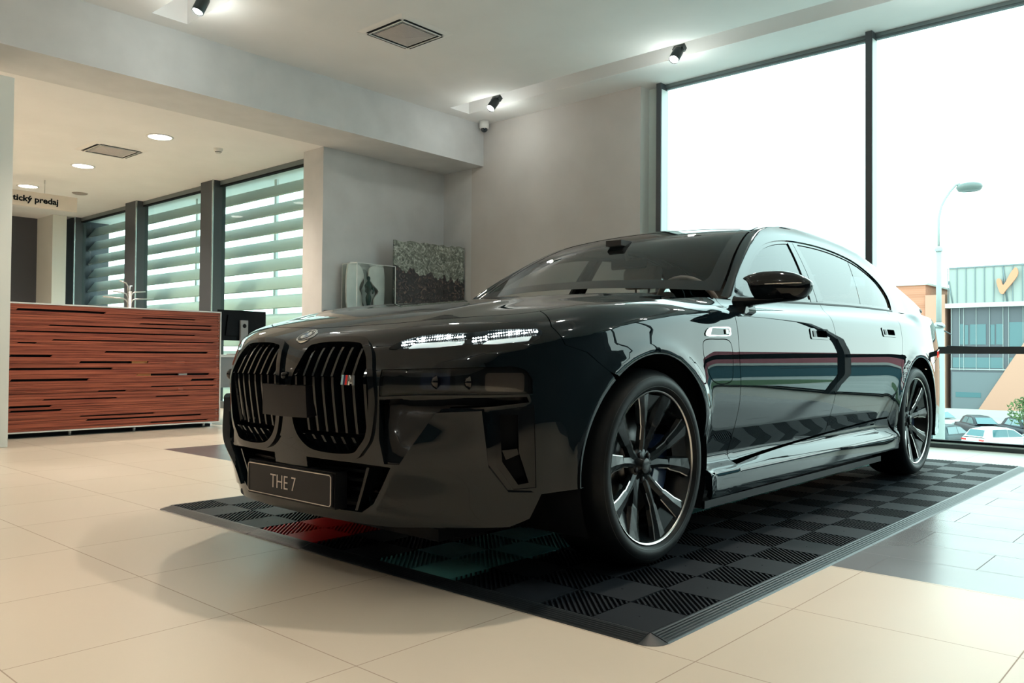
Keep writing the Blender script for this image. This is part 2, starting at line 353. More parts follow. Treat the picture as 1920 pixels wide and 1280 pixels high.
# ---------------------------------------------------------------- round downlights of the low ceiling
def make_down():
    t = empty('downlight')
    MB().lathe([(.150, 0), (.150, -.006), (.128, -.008), (.126, 0)], n=40).build('rim', M['white'], t)
    MB().lathe([(0, -.004), (.126, -.004)], n=40).build('diffuser', M['downglow'], t)
    return t
proto = make_down()
DL = ['right of the air vent', 'left of the air vent, middle of the three in view', 'far left above the hanging sign']
for i, (x, y) in enumerate(DOWN):
    o = proto if i == 0 else copy_tree(proto); o.location = (x, y, ZL_-.001); o['category'] = 'ceiling light'; o['group'] = 'round downlights in the low ceiling'
    o['label'] = 'round glowing flush downlight '+(DL[i] if i < 3 else 'out of view behind the white column, number %s' % ('one two three four five'.split()[i-3]))
# ---------------------------------------------------------------- ceiling cassettes
M['vent_white'] = mat('vent_white', (.86,.84,.82), .5); M['grille'] = mat('vent_grille', (.46,.43,.42), .6)
N_, L_, b_ = nodes(M['grille']); tc_ = N_.new('ShaderNodeTexCoord'); wv = N_.new('ShaderNodeTexWave'); wv.inputs['Scale'].default_value = 28; L_.new(tc_.outputs['Object'], wv.inputs[0]); bp_ = N_.new('ShaderNodeBump'); bp_.inputs['Strength'].default_value = .6; bp_.inputs['Distance'].default_value = .004; L_.new(wv.outputs['Fac'], bp_.inputs['Height']); L_.new(bp_.outputs[0], b_.inputs['Normal'])
def make_vent():
    t = empty('air_vent'); h = .325
    fr = MB()
    for a in range(4):
        Mx = Matrix.Rotation(R(90*a), 4, 'Z')
        fr.add([Mx @ Vector(p) for p in ((-h,-h,0),(h,-h,0),(h-.05,-h+.05,-.016),(-h+.05,-h+.05,-.016))], [(0,1,2,3)])
        fr.add([Mx @ Vector(p) for p in ((-h+.05,-h+.05,-.016),(h-.05,-h+.05,-.016),(h-.12,-h+.12,-.016),(-h+.12,-h+.12,-.016))], [(0,1,2,3)])
    fr.build('frame', M['vent_white'], t, fixn=False)
    for a in range(4):
        Mx = Matrix.Rotation(R(90*a), 4, 'Z'); s = MB()
        s.box((-h+.085, -h+.052, -.019), (h-.085, -h+.080, -.017), 0, Mx); s.box((-h+.09, -h+.090, -.019), (h-.09, -h+.108, -.017), 0, Mx)
        o = s.build('air_slot', M['black'], t)
        MB().box((-h+.085, -h+.080, -.026), (h-.085, -h+.090, -.016), 0, Mx).build('flap', M['vent_white'], t)
    g = MB(); q = h-.125
    g.add([(-q,-q,-.020),(q,-q,-.020),(q,q,-.020),(-q,q,-.020),(0,0,-.052)], [(0,1,4),(1,2,4),(2,3,4),(3,0,4)]); g.build('grille', M['grille'], t)
    MB().box((-.018, -.012, -.038), (.018, .012, -.030)).build('logo_plate', M['vent_white'], t)
    return t
v1 = make_vent(); v1.location = (2.522, 3.395, ZC_-.001); tag(v1, 'square white cassette air vent in the high ceiling', 'air vent', 'ceiling cassette air vents')
v2 = copy_tree(v1, label='square white cassette air vent in the low ceiling between downlights'); v2.location = (1.68, 7.90, ZL_-.001)
t = empty('smoke_detector', (2.50, 6.82, ZL_)); tag(t, 'small white smoke detector on the low ceiling, before the louvred window', 'smoke detector')
MB().lathe([(0, -.052), (.03, -.052), (.038, -.040), (.052, -.022), (.056, 0)], n=32).build('housing', M['white'], t)
MB().lathe([(.026, -.054), (.040, -.040), (.030, -.048)], n=24).build('sensor_ring', M['black'], t)
t = empty('ceiling_speaker', (2.52, 11.13, ZL_)); tag(t, 'flat grey round ceiling speaker beyond the hanging sign', 'speaker')
MB().lathe([(0, -.012), (.10, -.012), (.115, 0)], n=32).build('cover', mat('speaker_grey', (.30,.27,.25), .6), t)
t = empty('dome_camera', (5.14, 4.86, ZC_)); tag(t, 'white dome security camera in the ceiling corner by the bulkhead', 'security camera')
MB().lathe([(0, 0), (.062, 0), (.062, -.085), (.050, -.098), (0, -.098)], n=32).build('housing', M['white'], t)
MB().lathe([(.047, -.096), (.044, -.118), (.028, -.138), (0, -.146)], n=28).build('dome', mat('smoked_dome', (.01,.02,.03), .08, coat=1), t)
# ---------------------------------------------------------------- hanging sign
t = empty('hanging_sign', (1.3, 10.5, 2.87)); tag(t, 'white hanging sign board with black lettering under the low ceiling', 'sign')
MB().box((-.95, -.012, 0), (.945, .012, .215)).build('board', mat('sign_board', (.66,.60,.53), .6), t)
for x in (-.6, .5): MB().tube([(x, 0, .215), (x, 0, .41)], .004, 6).tube([(x, 0, .36), (x, 0, .41)], .010, 8).build('hanger', M['steel'], t)
text_obj('lettering', 'tický predaj', .118, M['black'], t, axes((.085, -.014, .070), (1, 0, 0), (0, 0, 1)), .001, .004, sx=1.08)
# ---------------------------------------------------------------- interlocking floor mat
CX, CY = .2035, .1985; X0, Y0, X1 = -.620, -1.320, -.620+24*.2035; Y1 = Y0+14*.1985
MATC = {'black': mat('mat_black', (.012,.016,.022), .50, spec=.14), 'red': mat('mat_red', (.62,.012,.014), .45, spec=.2), 'teal': mat('mat_teal', (.16,.52,.50), .45, spec=.2), 'navy': mat('mat_navy', (.012,.018,.05), .35)}
M['mat_edge'] = mat('mat_ramp', (.018,.024,.030), .36, spec=.4)
def mat_tile_mesh(mt):
    """0.4 m tile of four squares: two smooth, two of open diagonal ribs"""
    b = MB(); H = .018; g = .0012
    b.box((g, g, 0), (2*CX-g, 2*CY-g, .006))
    for (i, j) in ((0, 0), (1, 1)):
        b.box((i*CX+g, j*CY+g, .006), ((i+1)*CX-g, (j+1)*CY-g, H))
        b.tube([(i*CX+CX/2, j*CY+CY/2, H-.002), (i*CX+CX/2, j*CY+CY/2, H+.0008)], .003, 8)
    for (i, j) in ((1, 0), (0, 1)):
        ax, ay = i*CX+g, j*CY+g; bx, by = (i+1)*CX-g, (j+1)*CY-g
        for c in np.arange(-.2+.012, .2, .0235):               # ribs run along the x = y diagonal
            def seg(cc):
                lo = max(ax, ay-(ay-ax)+cc if False else ax, ay-cc+0 if False else ax); return None
            k0 = c                                              # line: (y-ay) - (x-ax) = c
            xa = max(ax, ax-k0); xb = min(bx, ax+(by-ay)-k0)
            if xb-xa < .012: continue
            wv = .0042
            p = [(xa, ay+(xa-ax)+k0), (xb, ay+(xb-ax)+k0)]; d = wv*.7071
            q = [(p[0][0]+d, p[0][1]-d), (p[1][0]+d, p[1][1]-d), (p[1][0]-d, p[1][1]+d), (p[0][0]-d, p[0][1]+d)]
            q = [(min(max(u, ax), bx), min(max(v, ay), by)) for u, v in q]
            b.prism(q, .006, H)
    me = b.build('mat_tile', mt); return me
root = empty('floor_mat', (X0, Y0, 0)); tag(root, 'black interlocking floor mat of smooth and ribbed squares under the car', 'floor mat')
tiles = {}
for k in MATC: t_ = mat_tile_mesh(MATC[k]); tiles[k] = t_.data; bpy.data.objects.remove(t_)
for i in range(12):
    for j in range(7):
        yc = Y0+(2*j+.5)*CY
        k = 'black'
        if j == 4: k = 'red'
        if j == 2: k = 'teal'
        if j == 3 and False: k = 'navy'
        o = bpy.data.objects.new('mat_tile', tiles[k]); col.objects.link(o); o.parent = root; o.location = (i*2*CX, j*2*CY, 0)
        if k != 'black': o['label'] = {'red': 'red mat tile', 'teal': 'turquoise mat tile'}[k]
LX, LY = X1-X0, Y1-Y0
def ramp(p0, p1, nrm, n, name='edge_ramp'):
    """bevelled border pieces along one side"""
    p0 = Vector((*p0, 0)); p1 = Vector((*p1, 0)); d = (p1-p0)/n; u = d.normalized(); nv = Vector((*nrm, 0)); W = .060
    for i in range(n):
        a = p0+d*i; L = d.length; b = MB(); g = .001
        prof = [(0, 0), (0, .018), (.006, .018), (W-.004, .0035), (W, 0)]
        a0 = W if (i == 0) else g; vs = []
        b.add([a+u*g+nv*s_+Vector((0,0,z)) for s_, z in prof]+[a+u*(L-g)+nv*s_+Vector((0,0,z)) for s_, z in prof], [(0,1,2,3,4), (9,8,7,6,5), (0,5,6,1), (1,6,7,2), (2,7,8,3), (3,8,9,4), (4,9,5,0)])
        for q in range(5):
            f = .2+q*.15
            b.add([a+u*g+nv*(W*f+e_)+Vector((0,0,.018*(1-f)+.0035*f+.0022)) for e_ in (0, .003)]+[a+u*(L-g)+nv*(W*f+e_)+Vector((0,0,.018*(1-f)+.0035*f+.0022)) for e_ in (0, .003)], [(0,1,3,2)])
        b.build(name, M['mat_edge'], root, fixn=False)
ramp((0, 0), (LX, 0), (0, -1), 12); ramp((0, LY), (0, 0), (-1, 0), 7); ramp((LX, LY), (0, LY), (0, 1), 12)
for cx_, cy_, a0 in ((0, 0, 180), (0, LY, 90)):
    b = MB(); n_ = 8; W = .060
    vs = [Vector((cx_, cy_, .018)), Vector((cx_, cy_, 0))]
    ring = [(math.cos(R(a0+90*i/n_)), math.sin(R(a0+90*i/n_))) for i in range(n_+1)]
    vs += [Vector((cx_+W*c, cy_+W*s_, .001)) for c, s_ in ring]
    b.add(vs, [(0, 2+i, 3+i) for i in range(n_)]); b.build('edge_corner', M['mat_edge'], root, fixn=False)

# ---------------------------------------------------------------- reception counter with wooden slats
M['wood'] = mat('walnut_slats', rough=.55, spec=.25)
N_, L_, b_ = nodes(M['wood']); tc_ = N_.new('ShaderNodeTexCoord'); mp_ = N_.new('ShaderNodeMapping'); mp_.inputs['Scale'].default_value = (.9, 1, 30); L_.new(tc_.outputs['Object'], mp_.inputs[0])
nz_ = N_.new('ShaderNodeTexNoise'); nz_.inputs['Scale'].default_value = 2.2; nz_.inputs['Detail'].default_value = 9; nz_.inputs['Roughness'].default_value = .6; L_.new(mp_.outputs[0], nz_.inputs['Vector'])
rp_ = N_.new('ShaderNodeValToRGB'); L_.new(nz_.outputs['Fac'], rp_.inputs[0]); E_ = rp_.color_ramp.elements
E_[0].position = .30; E_[0].color = (.150, .030, .018, 1); E_[1].position = .72; E_[1].color = (.46, .130, .070, 1); L_.new(rp_.outputs[0], b_.inputs['Base Color'])
t = empty('reception_counter', (.82, 5.9, 0)); tag(t, 'long reception counter with reddish horizontal wooden slats and white frame', 'counter')
def loc(o): o.location = (-.82, -5.9, 0); return o
XA, XB = -.55, 1.928
GAPS = [(-.04,.73,1.161,.018),(-.08,1.05,1.126,.011),(1.08,1.64,1.128,.011),(-.04,1.05,1.064,.011),(1.06,1.82,1.068,.010),(.23,1.82,1.026,.011),(-.04,1.64,.966,.011),(.26,1.85,.892,.010),(-.03,.13,.862,.011),(.73,1.78,.786,.016),(-.09,.26,.744,.020),(.50,1.15,.686,.020),(1.46,1.88,.685,.015),(-.09,.80,.625,.018),(1.04,1.80,.562,.018),(-.08,.58,.523,.020),(1.60,1.86,.503,.016),(1.18,1.86,.442,.010),(.67,.94,.410,.011),(1.48,1.82,.404,.016),(.19,.85,.342,.010),(1.23,1.58,.342,.008),(-.09,.26,.284,.018),(1.01,1.49,.240,.009),(-.08,.35,.245,.015),(.51,1.22,.178,.010),(1.47,1.83,.176,.009),(.57,1.72,.139,.015),(1.18,1.79,.085,.010)]
rows = sorted(set([round(g[2], 3) for g in GAPS]), reverse=True); bands = []
z = 1.212; sl = MB(); rng = random.Random(3)
lines = [1.212]
for zr in rows:
    gs = [g for g in GAPS if abs(g[2]-zr) < 1e-4]; h = max(g[3] for g in gs)
    if lines[-1] < zr+h/2+.004: h = max(.004, 2*(lines[-1]-zr))
    top, bot = min(zr+h/2, lines[-1]), zr-h/2
    if bot >= top-.002: continue
    gap_h = lines[-1]-top; k = max(1, round(gap_h/.030))
    for i in range(k):
        za, zb = lines[-1]-gap_h*(i+1)/k, lines[-1]-gap_h*i/k
        if zb-za > .003: sl.box((XA, 5.652+rng.choice((0, .004, .008)), za+.0015), (XB-.012, 5.672, zb-.0012))
    segs = sorted([(g[0], g[1]) for g in gs]); x = XA
    for a, b_2 in segs:
        if a > x+.01: sl.prism([(x, bot+.001), (a-.004, bot+.001), (a+.012, top-.001), (x, top-.001)], 5.654, 5.672, lambda u, v, hh: (u, hh, v))
        x = b_2
    if x < XB-.014: sl.prism([(x-.006, bot+.001), (XB-.012, bot+.001), (XB-.012, top-.001), (x+.010, top-.001)], 5.654, 5.672, lambda u, v, hh: (u, hh, v))
    lines.append(bot)
k = 1; sl.box((XA, 5.654, .062), (XB-.012, 5.672, lines[-1]-.002))
loc(sl.build('slat_panel', M['wood'], t))
loc(MB().box((XA, 5.645, 1.212), (XB, 5.69, 1.225)).box((XA, 5.645, .048), (XB, 5.69, .060)).box((XB-.012, 5.645, .060), (XB, 5.69, 1.212)).build('panel_frame', M['white_trim'], t))
loc(MB().box((1.35, 5.678, .676), (1.40, 5.70, .70)).box((1.0, 5.678, .672), (1.15, 5.70, .702)).box((1.05, 5.678, .552), (1.19, 5.70, .574)).build('orange_folder', mat('folder_orange', (.75,.33,.10), .6), t))
loc(MB().box((1.46, 5.678, .672), (1.54, 5.70, .70)).box((1.48, 5.678, .552), (1.57, 5.70, .574)).box((1.49, 5.678, .395), (1.53, 5.70, .415)).build('white_folder', M['white'], t))
loc(MB().box((XA, 5.76, .0), (XB-.05, 6.35, .03)).box((XA, 5.705, .06), (XB-.02, 5.72, 1.205)).box((XA, 5.78, .03), (1.12, 6.30, 1.12)).box((1.12, 6.0, .03), (XB-.03, 6.30, .70)).build('body', M['black'], t))
loc(MB().box((XA, 5.722, 1.120), (1.12, 6.38, 1.155)).box((1.12, 5.74, .71), (XB-.03, 6.38, .745)).build('worktop', M['white_trim'], t))
for x in (-.2, .45, 1.05, 1.78): loc(MB().tube([(x, 5.72, 0), (x, 5.72, .05)], .014, 10).box((x-.02, 5.69, .045), (x+.02, 5.80, .055)).build('leg', M['steel'], t))

# ---------------------------------------------------------------- desk, screen and chair behind it
t = empty('desk', (2.75, 6.35, 0)); tag(t, 'grey office desk with modesty panel right of the slatted counter', 'desk')
DO = (-2.75, -6.35, 0)
M['desk_grey'] = mat('desk_grey', (.24,.25,.26), .5)
MB().box((1.98, 6.0, .74), (3.22, 6.7, .767)).build('top', M['white_trim'], t, DO)
MB().box((2.0, 6.02, .40), (3.2, 6.04, .74)).build('modesty_panel', M['desk_grey'], t, DO)
for x, y in ((2.02, 6.05), (3.18, 6.05), (2.02, 6.66), (3.18, 6.66)): MB().box((x-.02, y-.02, 0), (x+.02, y+.02, .74)).build('leg', M['steel'], t, DO)
t = empty('computer_monitor', (2.5, 6.22, .767)); tag(t, 'black computer monitor seen from behind on the grey desk', 'monitor'); t.rotation_euler = (0, 0, R(1))
MB().box((-.305, -.012, .165), (.310, .014, .515)).prism([(-.22,.22),(.22,.22),(.19,.46),(-.19,.46)], -.03, -.012, lambda u, v, h: (u, h, v)).build('screen_housing', M['black'], t)
MB().box((-.045, -.062, .02), (.045, -.030, .40)).build('stand', M['desk_grey'], t); MB().box((-.13, -.11, 0), (.13, .10, .012)).build('base', M['desk_grey'], t)
MB().lathe([(0, -.066), (.022, -.066), (.026, -.060)], c=(0, 0, .335), axis='Y', n=24).build('round_badge', M['black'], t)
t = empty('office_chair', (1.98, 7.25, 0)); tag(t, 'black office chair behind the desk and monitor', 'chair')
b = MB(); P = [[(-.23+.46*i/8, .02-.05*math.cos((i-4)/4*1.2)+.03*math.sin(j/7*3), .55+.5*j/7) for j in range(8)] for i in range(9)]
b.grid(P); b.grid([[(p[0], p[1]-.04, p[2]) for p in r] for r in P]); b.build('backrest', M['black'], t)
MB().box((-.24, -.50, .44), (.24, -.04, .52)).build('seat', M['black'], t, bevel=.02); MB().tube([(0, -.26, .10), (0, -.26, .44)], .03).build('column', M['steel'], t)
for a in range(5): MB().tube([(0, -.26, .11), (.28*math.cos(R(72*a)), -.26+.28*math.sin(R(72*a)), .06)], .018, 8).tube([(.28*math.cos(R(72*a)), -.26+.28*math.sin(R(72*a)), .06), (.28*math.cos(R(72*a)), -.26+.28*math.sin(R(72*a)), .0)], .022, 8).build('leg', M['black'], t)
MB().tube([(0, .02, .3), (0, -.1, .36), (0, -.2, .42)], .02).tube([(0, .02, .3), (0, .0, .56)], .02).build('back_bar', M['black'], t)

# ---------------------------------------------------------------- coat stand
t = empty('coat_stand', (1.75, 7.5, 0)); tag(t, 'chrome coat stand with curved arms behind the slatted counter', 'coat stand')
pb = MB()
for a in range(3): pb.tube([(.016*math.cos(R(120*a)), .016*math.sin(R(120*a)), 0), (.016*math.cos(R(120*a)), .016*math.sin(R(120*a)), 1.52)], .010, 10)
pb.build('pole', M['steel'], t)
for a, z, L in ((175, 1.43, .30), (355, 1.43, .28), (178, 1.50, .19), (358, 1.515, .19), (165, 1.63, .11), (60, 1.59, .22)):
    c, s_ = math.cos(R(a)), math.sin(R(a))
    MB().tube([(c*.016, s_*.016, z-.12), (c*.018, s_*.018, z-.05), (c*.04, s_*.04, z-.012), (c*.075, s_*.075, z), (c*L, s_*L, z+.012)], .008, 8).build('arm', M['steel'], t)
MB().lathe([(0, .014), (.17, .012), (.19, 0)], n=36).build('base', M['steel'], t)

# ---------------------------------------------------------------- display ledge with glass art
t = empty('display_cabinet', (4.3, 5.55, 0)); tag(t, 'long low white display cabinet along the left wall behind the car', 'cabinet')
MB().box((-.98, -.30, .06), (.96, .185, 1.285)).build('body', M['white'], t); MB().box((-1.0, -.32, 1.285), (.96, .185, 1.31)).build('top', M['dark_panel'], t); MB().box((-.95, -.26, 0), (.93, .17, .06)).build('plinth', M['black'], t)
M['acryl'] = glass('acrylic', (.96,.98,.97), 1.3)
M['frosted'] = add_noise(mat('frosted_white', rough=.3), (.72,.75,.73), (.92,.94,.92), 4, 3)
t = empty('acrylic_art_box', (3.83, 5.55, 1.3115)); tag(t, 'clear acrylic display box with small dark figurine on the cabinet', 'art object')
a = MB()
for lo, hi in (((-.30,-.15,0),(-.292,.15,.575)), ((.292,-.15,0),(.30,.15,.575)), ((-.292,-.15,0),(.292,-.142,.575)), ((-.292,.142,0),(.292,.15,.575)), ((-.292,-.142,.567),(.292,.142,.575))): a.box(lo, hi)
a.build('clear_case', M['acryl'], t)
smp = lambda p, k: [(u, max(v, .002)) for u, v in smoothpoly(p, k)]
eg = MB()
for x in (-.30, .294):
    for y in (-.15, .144): eg.box((x-.0005, y-.0005, 0), (x+.0065, y+.0065, .5755))
eg.box((-.30, -.1505, .569), (.30, -.144, .576)).box((-.3005, -.15, .569), (-.294, .15, .576)); eg.build('case_edge', M['frosted'], t)
s1 = smp([(-.28,.01),(-.10,.01),(-.06,.16),(-.11,.30),(-.04,.42),(-.10,.56),(-.28,.56)], 4); s2 = smp([(.28,.01),(.16,.02),(.13,.16),(.20,.26),(.12,.34),(.05,.43),(.08,.56),(.28,.56)], 4)
MB().prism(s1, .05, .075, lambda u, v, h: (u, h, v)).prism(s2, .06, .085, lambda u, v, h: (u, h, v)).build('frosted_insert', M['frosted'], t)
MB().prism(smp([(.04,.01),(.10,.02),(.15,.10),(.18,.24),(.10,.38),(.03,.52),(-.03,.50),(.0,.36),(-.05,.22)], 4), .10, .115, lambda u, v, h: (u, h, v)).build('grey_insert', mat('grey_inlay', (.30,.32,.31), .4), t)
M['bronze'] = mat('dark_green_bronze', (.015,.05,.045), .25, .4)
fg = MB().lathe([(0,0),(.030,.0),(.024,.03),(.022,.08),(.034,.13),(.036,.17),(.020,.21),(.018,.23),(.042,.28),(.050,.31),(.030,.35),(.014,.37),(.022,.395),(.018,.42),(0,.43)], c=(-.03, -.03, .005), n=24)
fg.tube([(-.065,-.04,.30),(-.085,-.05,.24),(-.05,-.06,.21)], [.014,.012,.008], 8).tube([(.01,-.04,.30),(.035,-.05,.26),(.01,-.06,.22)], [.014,.012,.008], 8).build('figurine', M['bronze'], t)
def cast_mat(name, c1, c2, c3, r):
    m = mat(name, rough=r, coat=.8); N, L, b = nodes(m); tc = N.new('ShaderNodeTexCoord'); n1 = N.new('ShaderNodeTexNoise'); n1.inputs['Scale'].default_value = 13; n1.inputs['Detail'].default_value = 7; n1.inputs['Distortion'].default_value = 2.5
    L.new(tc.outputs['Object'], n1.inputs['Vector']); rp = N.new('ShaderNodeValToRGB'); e = rp.color_ramp.elements; e[0].position = .36; e[0].color = (*c1, 1); e[1].position = .66; e[1].color = (*c3, 1); x = e.new(.52); x.color = (*c2, 1)
    L.new(n1.outputs['Fac'], rp.inputs[0]); L.new(rp.outputs[0], b.inputs['Base Color']); bp = N.new('ShaderNodeBump'); bp.inputs['Strength'].default_value = 1; bp.inputs['Distance'].default_value = .02; L.new(n1.outputs['Fac'], bp.inputs['Height']); L.new(bp.outputs[0], b.inputs['Normal']); return m
M['cast_top'] = cast_mat('cast_glass_pale', (.10,.12,.10), (.24,.27,.23), (.55,.60,.54), .25); M['cast_low'] = cast_mat('cast_glass_dark', (.003,.005,.008), (.022,.022,.028), (.16,.11,.09), .2)
t = empty('cast_glass_panel', (4.70, 5.40, 1.31)); t.rotation_euler = (0, 0, R(-8.5)); tag(t, 'rough cast glass panel pair, pale above and dark below, leaning beside the acrylic box', 'art object')
rg = random.Random(5)
for x0, x1 in ((-.545, .205), (.215, .545)):
    def jag(y, n=26): return [(x0+(x1-x0)*i/n, y+rg.uniform(-.012, .012)) for i in range(n+1)]
    mid = [(x0+(x1-x0)*i/26, .56-.10*(x0+(x1-x0)*i/26+.5)*1.0+.03*math.sin(i*.7+x0*9)+rg.uniform(-.025, .025)) for i in range(27)]
    topl = [(p[0], .915-.0*p[0]+(p[1]-.9)) for p in jag(.9, 10)]
    MB().prism(mid+topl[::-1], -.018, .018, lambda u, v, h: (u, h, v)).build('pale_cast_glass', M['cast_top'], t)
    MB().prism([(x0, 0), (x1, 0)]+mid[::-1], -.022, .022, lambda u, v, h: (u, h, v)).build('dark_cast_glass', M['cast_low'], t)
# ---------------------------------------------------------------- car body surface functions
import numpy as np
def spl(xs, ys, x, clampd=False):
    """natural cubic spline through (xs, ys) evaluated at x"""
    xs = np.asarray(xs, float); ys = np.asarray(ys, float); n = len(xs)
    h = np.diff(xs); A = np.zeros((n, n)); b = np.zeros(n)
    A[0, 0] = A[-1, -1] = 1
    for i in range(1, n - 1):
        A[i, i-1] = h[i-1]; A[i, i] = 2*(h[i-1]+h[i]); A[i, i+1] = h[i]
        b[i] = 3*((ys[i+1]-ys[i])/h[i] - (ys[i]-ys[i-1])/h[i-1])
    c = np.linalg.solve(A, b)
    x = np.asarray(x, float); i = np.clip(np.searchsorted(xs, x) - 1, 0, n - 2)
    xc = np.clip(x, xs[0], xs[-1]); t = xc - xs[i]
    bb = (ys[i+1]-ys[i])/h[i] - h[i]*(2*c[i]+c[i+1])/3; dd = (c[i+1]-c[i])/(3*h[i])
    return ys[i] + bb*t + c[i]*t*t + dd*t**3
def pch(xs, ys, x):
    """monotone cubic (no overshoot)"""
    xs = np.asarray(xs, float); ys = np.asarray(ys, float); h = np.diff(xs); d = np.diff(ys)/h
    m = np.zeros(len(xs)); m[0] = d[0]; m[-1] = d[-1]
    for i in range(1, len(xs)-1):
        if d[i-1]*d[i] > 0:
            w1 = 2*h[i]+h[i-1]; w2 = h[i]+2*h[i-1]; m[i] = (w1+w2)/(w1/d[i-1]+w2/d[i])
    x = np.clip(np.asarray(x, float), xs[0], xs[-1]); i = np.clip(np.searchsorted(xs, x)-1, 0, len(xs)-2)
    t = (x-xs[i])/h[i]
    return ((2*t**3-3*t**2+1)*ys[i]+(t**3-2*t**2+t)*h[i]*m[i]+(-2*t**3+3*t**2)*ys[i+1]+(t**3-t**2)*h[i]*m[i+1])
def sstep(a, b, x):
    t = np.clip((np.asarray(x, float)-a)/(b-a), 0, 1); return t*t*(3-2*t)
# plan outline, centre of the nose round the left flank to the centre of the tail: x, half width
PL = np.array([(-.935,-.12),(-.938,0),(-.935,.12),(-.925,.26),(-.903,.40),(-.862,.52),(-.805,.62),(-.738,.71),(-.66,.79),(-.57,.855),(-.45,.905),(-.29,.938),
 (-.1,.953),(.15,.957),(.45,.955),(.9,.953),(1.6,.953),(2.3,.956),(2.8,.963),(3.2,.966),(3.5,.957),(3.8,.925),(4.0,.885),(4.2,.82),(4.34,.73),(4.425,.6),(4.47,.36),(4.487,.12),(4.489,0),(4.487,-.12)])
_cl = np.concatenate([[0], np.cumsum(np.hypot(*np.diff(PL, axis=0).T))]); _cl -= _cl[1]
SMAX = _cl[-2]
def plan(s):
    x = spl(_cl, PL[:, 0], s); w = spl(_cl, PL[:, 1], s); e = .01
    dx = spl(_cl, PL[:, 0], np.asarray(s)+e)-spl(_cl, PL[:, 0], np.asarray(s)-e); dw = spl(_cl, PL[:, 1], np.asarray(s)+e)-spl(_cl, PL[:, 1], np.asarray(s)-e)
    L = np.hypot(dx, dw); return x, w, -dw/L, dx/L          # point and outward normal (nx, nw)
_ss = np.linspace(0, SMAX, 3000); _sx, _sw, _, _ = plan(_ss)
def s_of_x(x): return np.interp(x, _sx, _ss)
def s_of_w(w):  k = _ss < 1.6; return np.interp(w, _sw[k], _ss[k])
# inward offset by height for nose, flank and tail
DK = ([.10,.17,.20,.23,.32,.44,.56,.68,.76,.84], [.13,.085,.066,.056,.045,.026,.014,.010,.030,.055])
DF = ([.10,.17,.20,.23,.32,.44,.61,.68,.76,.84], [.13,.085,.066,.056,.045,.016,.034,.012,.030,.055])
DS = ([.10,.17,.195,.215,.245,.285,.312,.335,.36,.42,.50,.60,.70,.80,.88,.93,.98], [.09,.07,.030,.016,.012,.012,.015,.060,.076,.060,.034,.010,.0,.001,.007,.016,.030])
DN = ([.10,.17,.22,.30,.42,.55,.68,.80,.90,.98], [.10,.05,.016,.006,.002,.0,.0,.003,.012,.026])   # flank ahead of the front wheel
DR = ([.10,.20,.30,.45,.60,.75,.90,1.0], [.12,.05,.02,.0,.01,.03,.035,.06])
# fillet: start height zt, inset B, start tangent weight; end point lies on the hood / deck or at the window sill
KX = s_of_x(np.array([-.70,-.46,-.2,.1,.4,.62,1.0,1.6,2.6,3.1,3.4,3.7,4.1]))
KS = np.concatenate([[0, .4], KX, [SMAX-.5, SMAX]])
ZT = [.735,.735,.765,.815,.855,.885,.91,.935,.95,.955,.97,.975,.96,.93,.92,.93,.94]
BB = [.13,.145,.155,.14,.125,.12,.105,.085,.078,.078,.080,.09,.10,.10,.10,.10,.10]
EZ = [.0,.0,.0,.0,.0,.0,.0,1.030,1.036,1.056,1.078,1.080,.0,.0,.0,.0,.0]
KW = [0,0,0,0,0,0,.35,1,1,1,1,.8,0,0,0,0,0]         # 1 = end at the window sill with a steep tangent
LF = .16
def ztop(s): return pch(KS, ZT, s)
ZC = ([-.94,-.90,-.85,-.80,-.72,-.6,-.45,-.2,.1,.4,.7,.9,3.5,3.9,4.2,4.4,4.49], [.775,.803,.835,.864,.900,.935,.965,1.0,1.032,1.060,1.084,1.10,1.15,1.13,1.12,1.10,1.07])
AA = ([-.94,-.6,-.2,.2,.6,.9,3.5,4.0,4.49], [.085,.060,.032,.04,.055,.06,.05,.035,.03])
def deck(x, w):
    w = np.abs(w); z = pch(*ZC, x) - pch(*AA, x)*(w/.8)**2.6
    k = sstep(-.75, -.3, x)*(1-sstep(.6, .9, x))
    return z + .010*k*np.exp(-((w-.47-.08*(x+.4))/.07)**2)   # soft bonnet ridge
_si = np.linspace(0, SMAX, 1200); _sills = pch(KS, [v or 1.0 for v in EZ], _si)
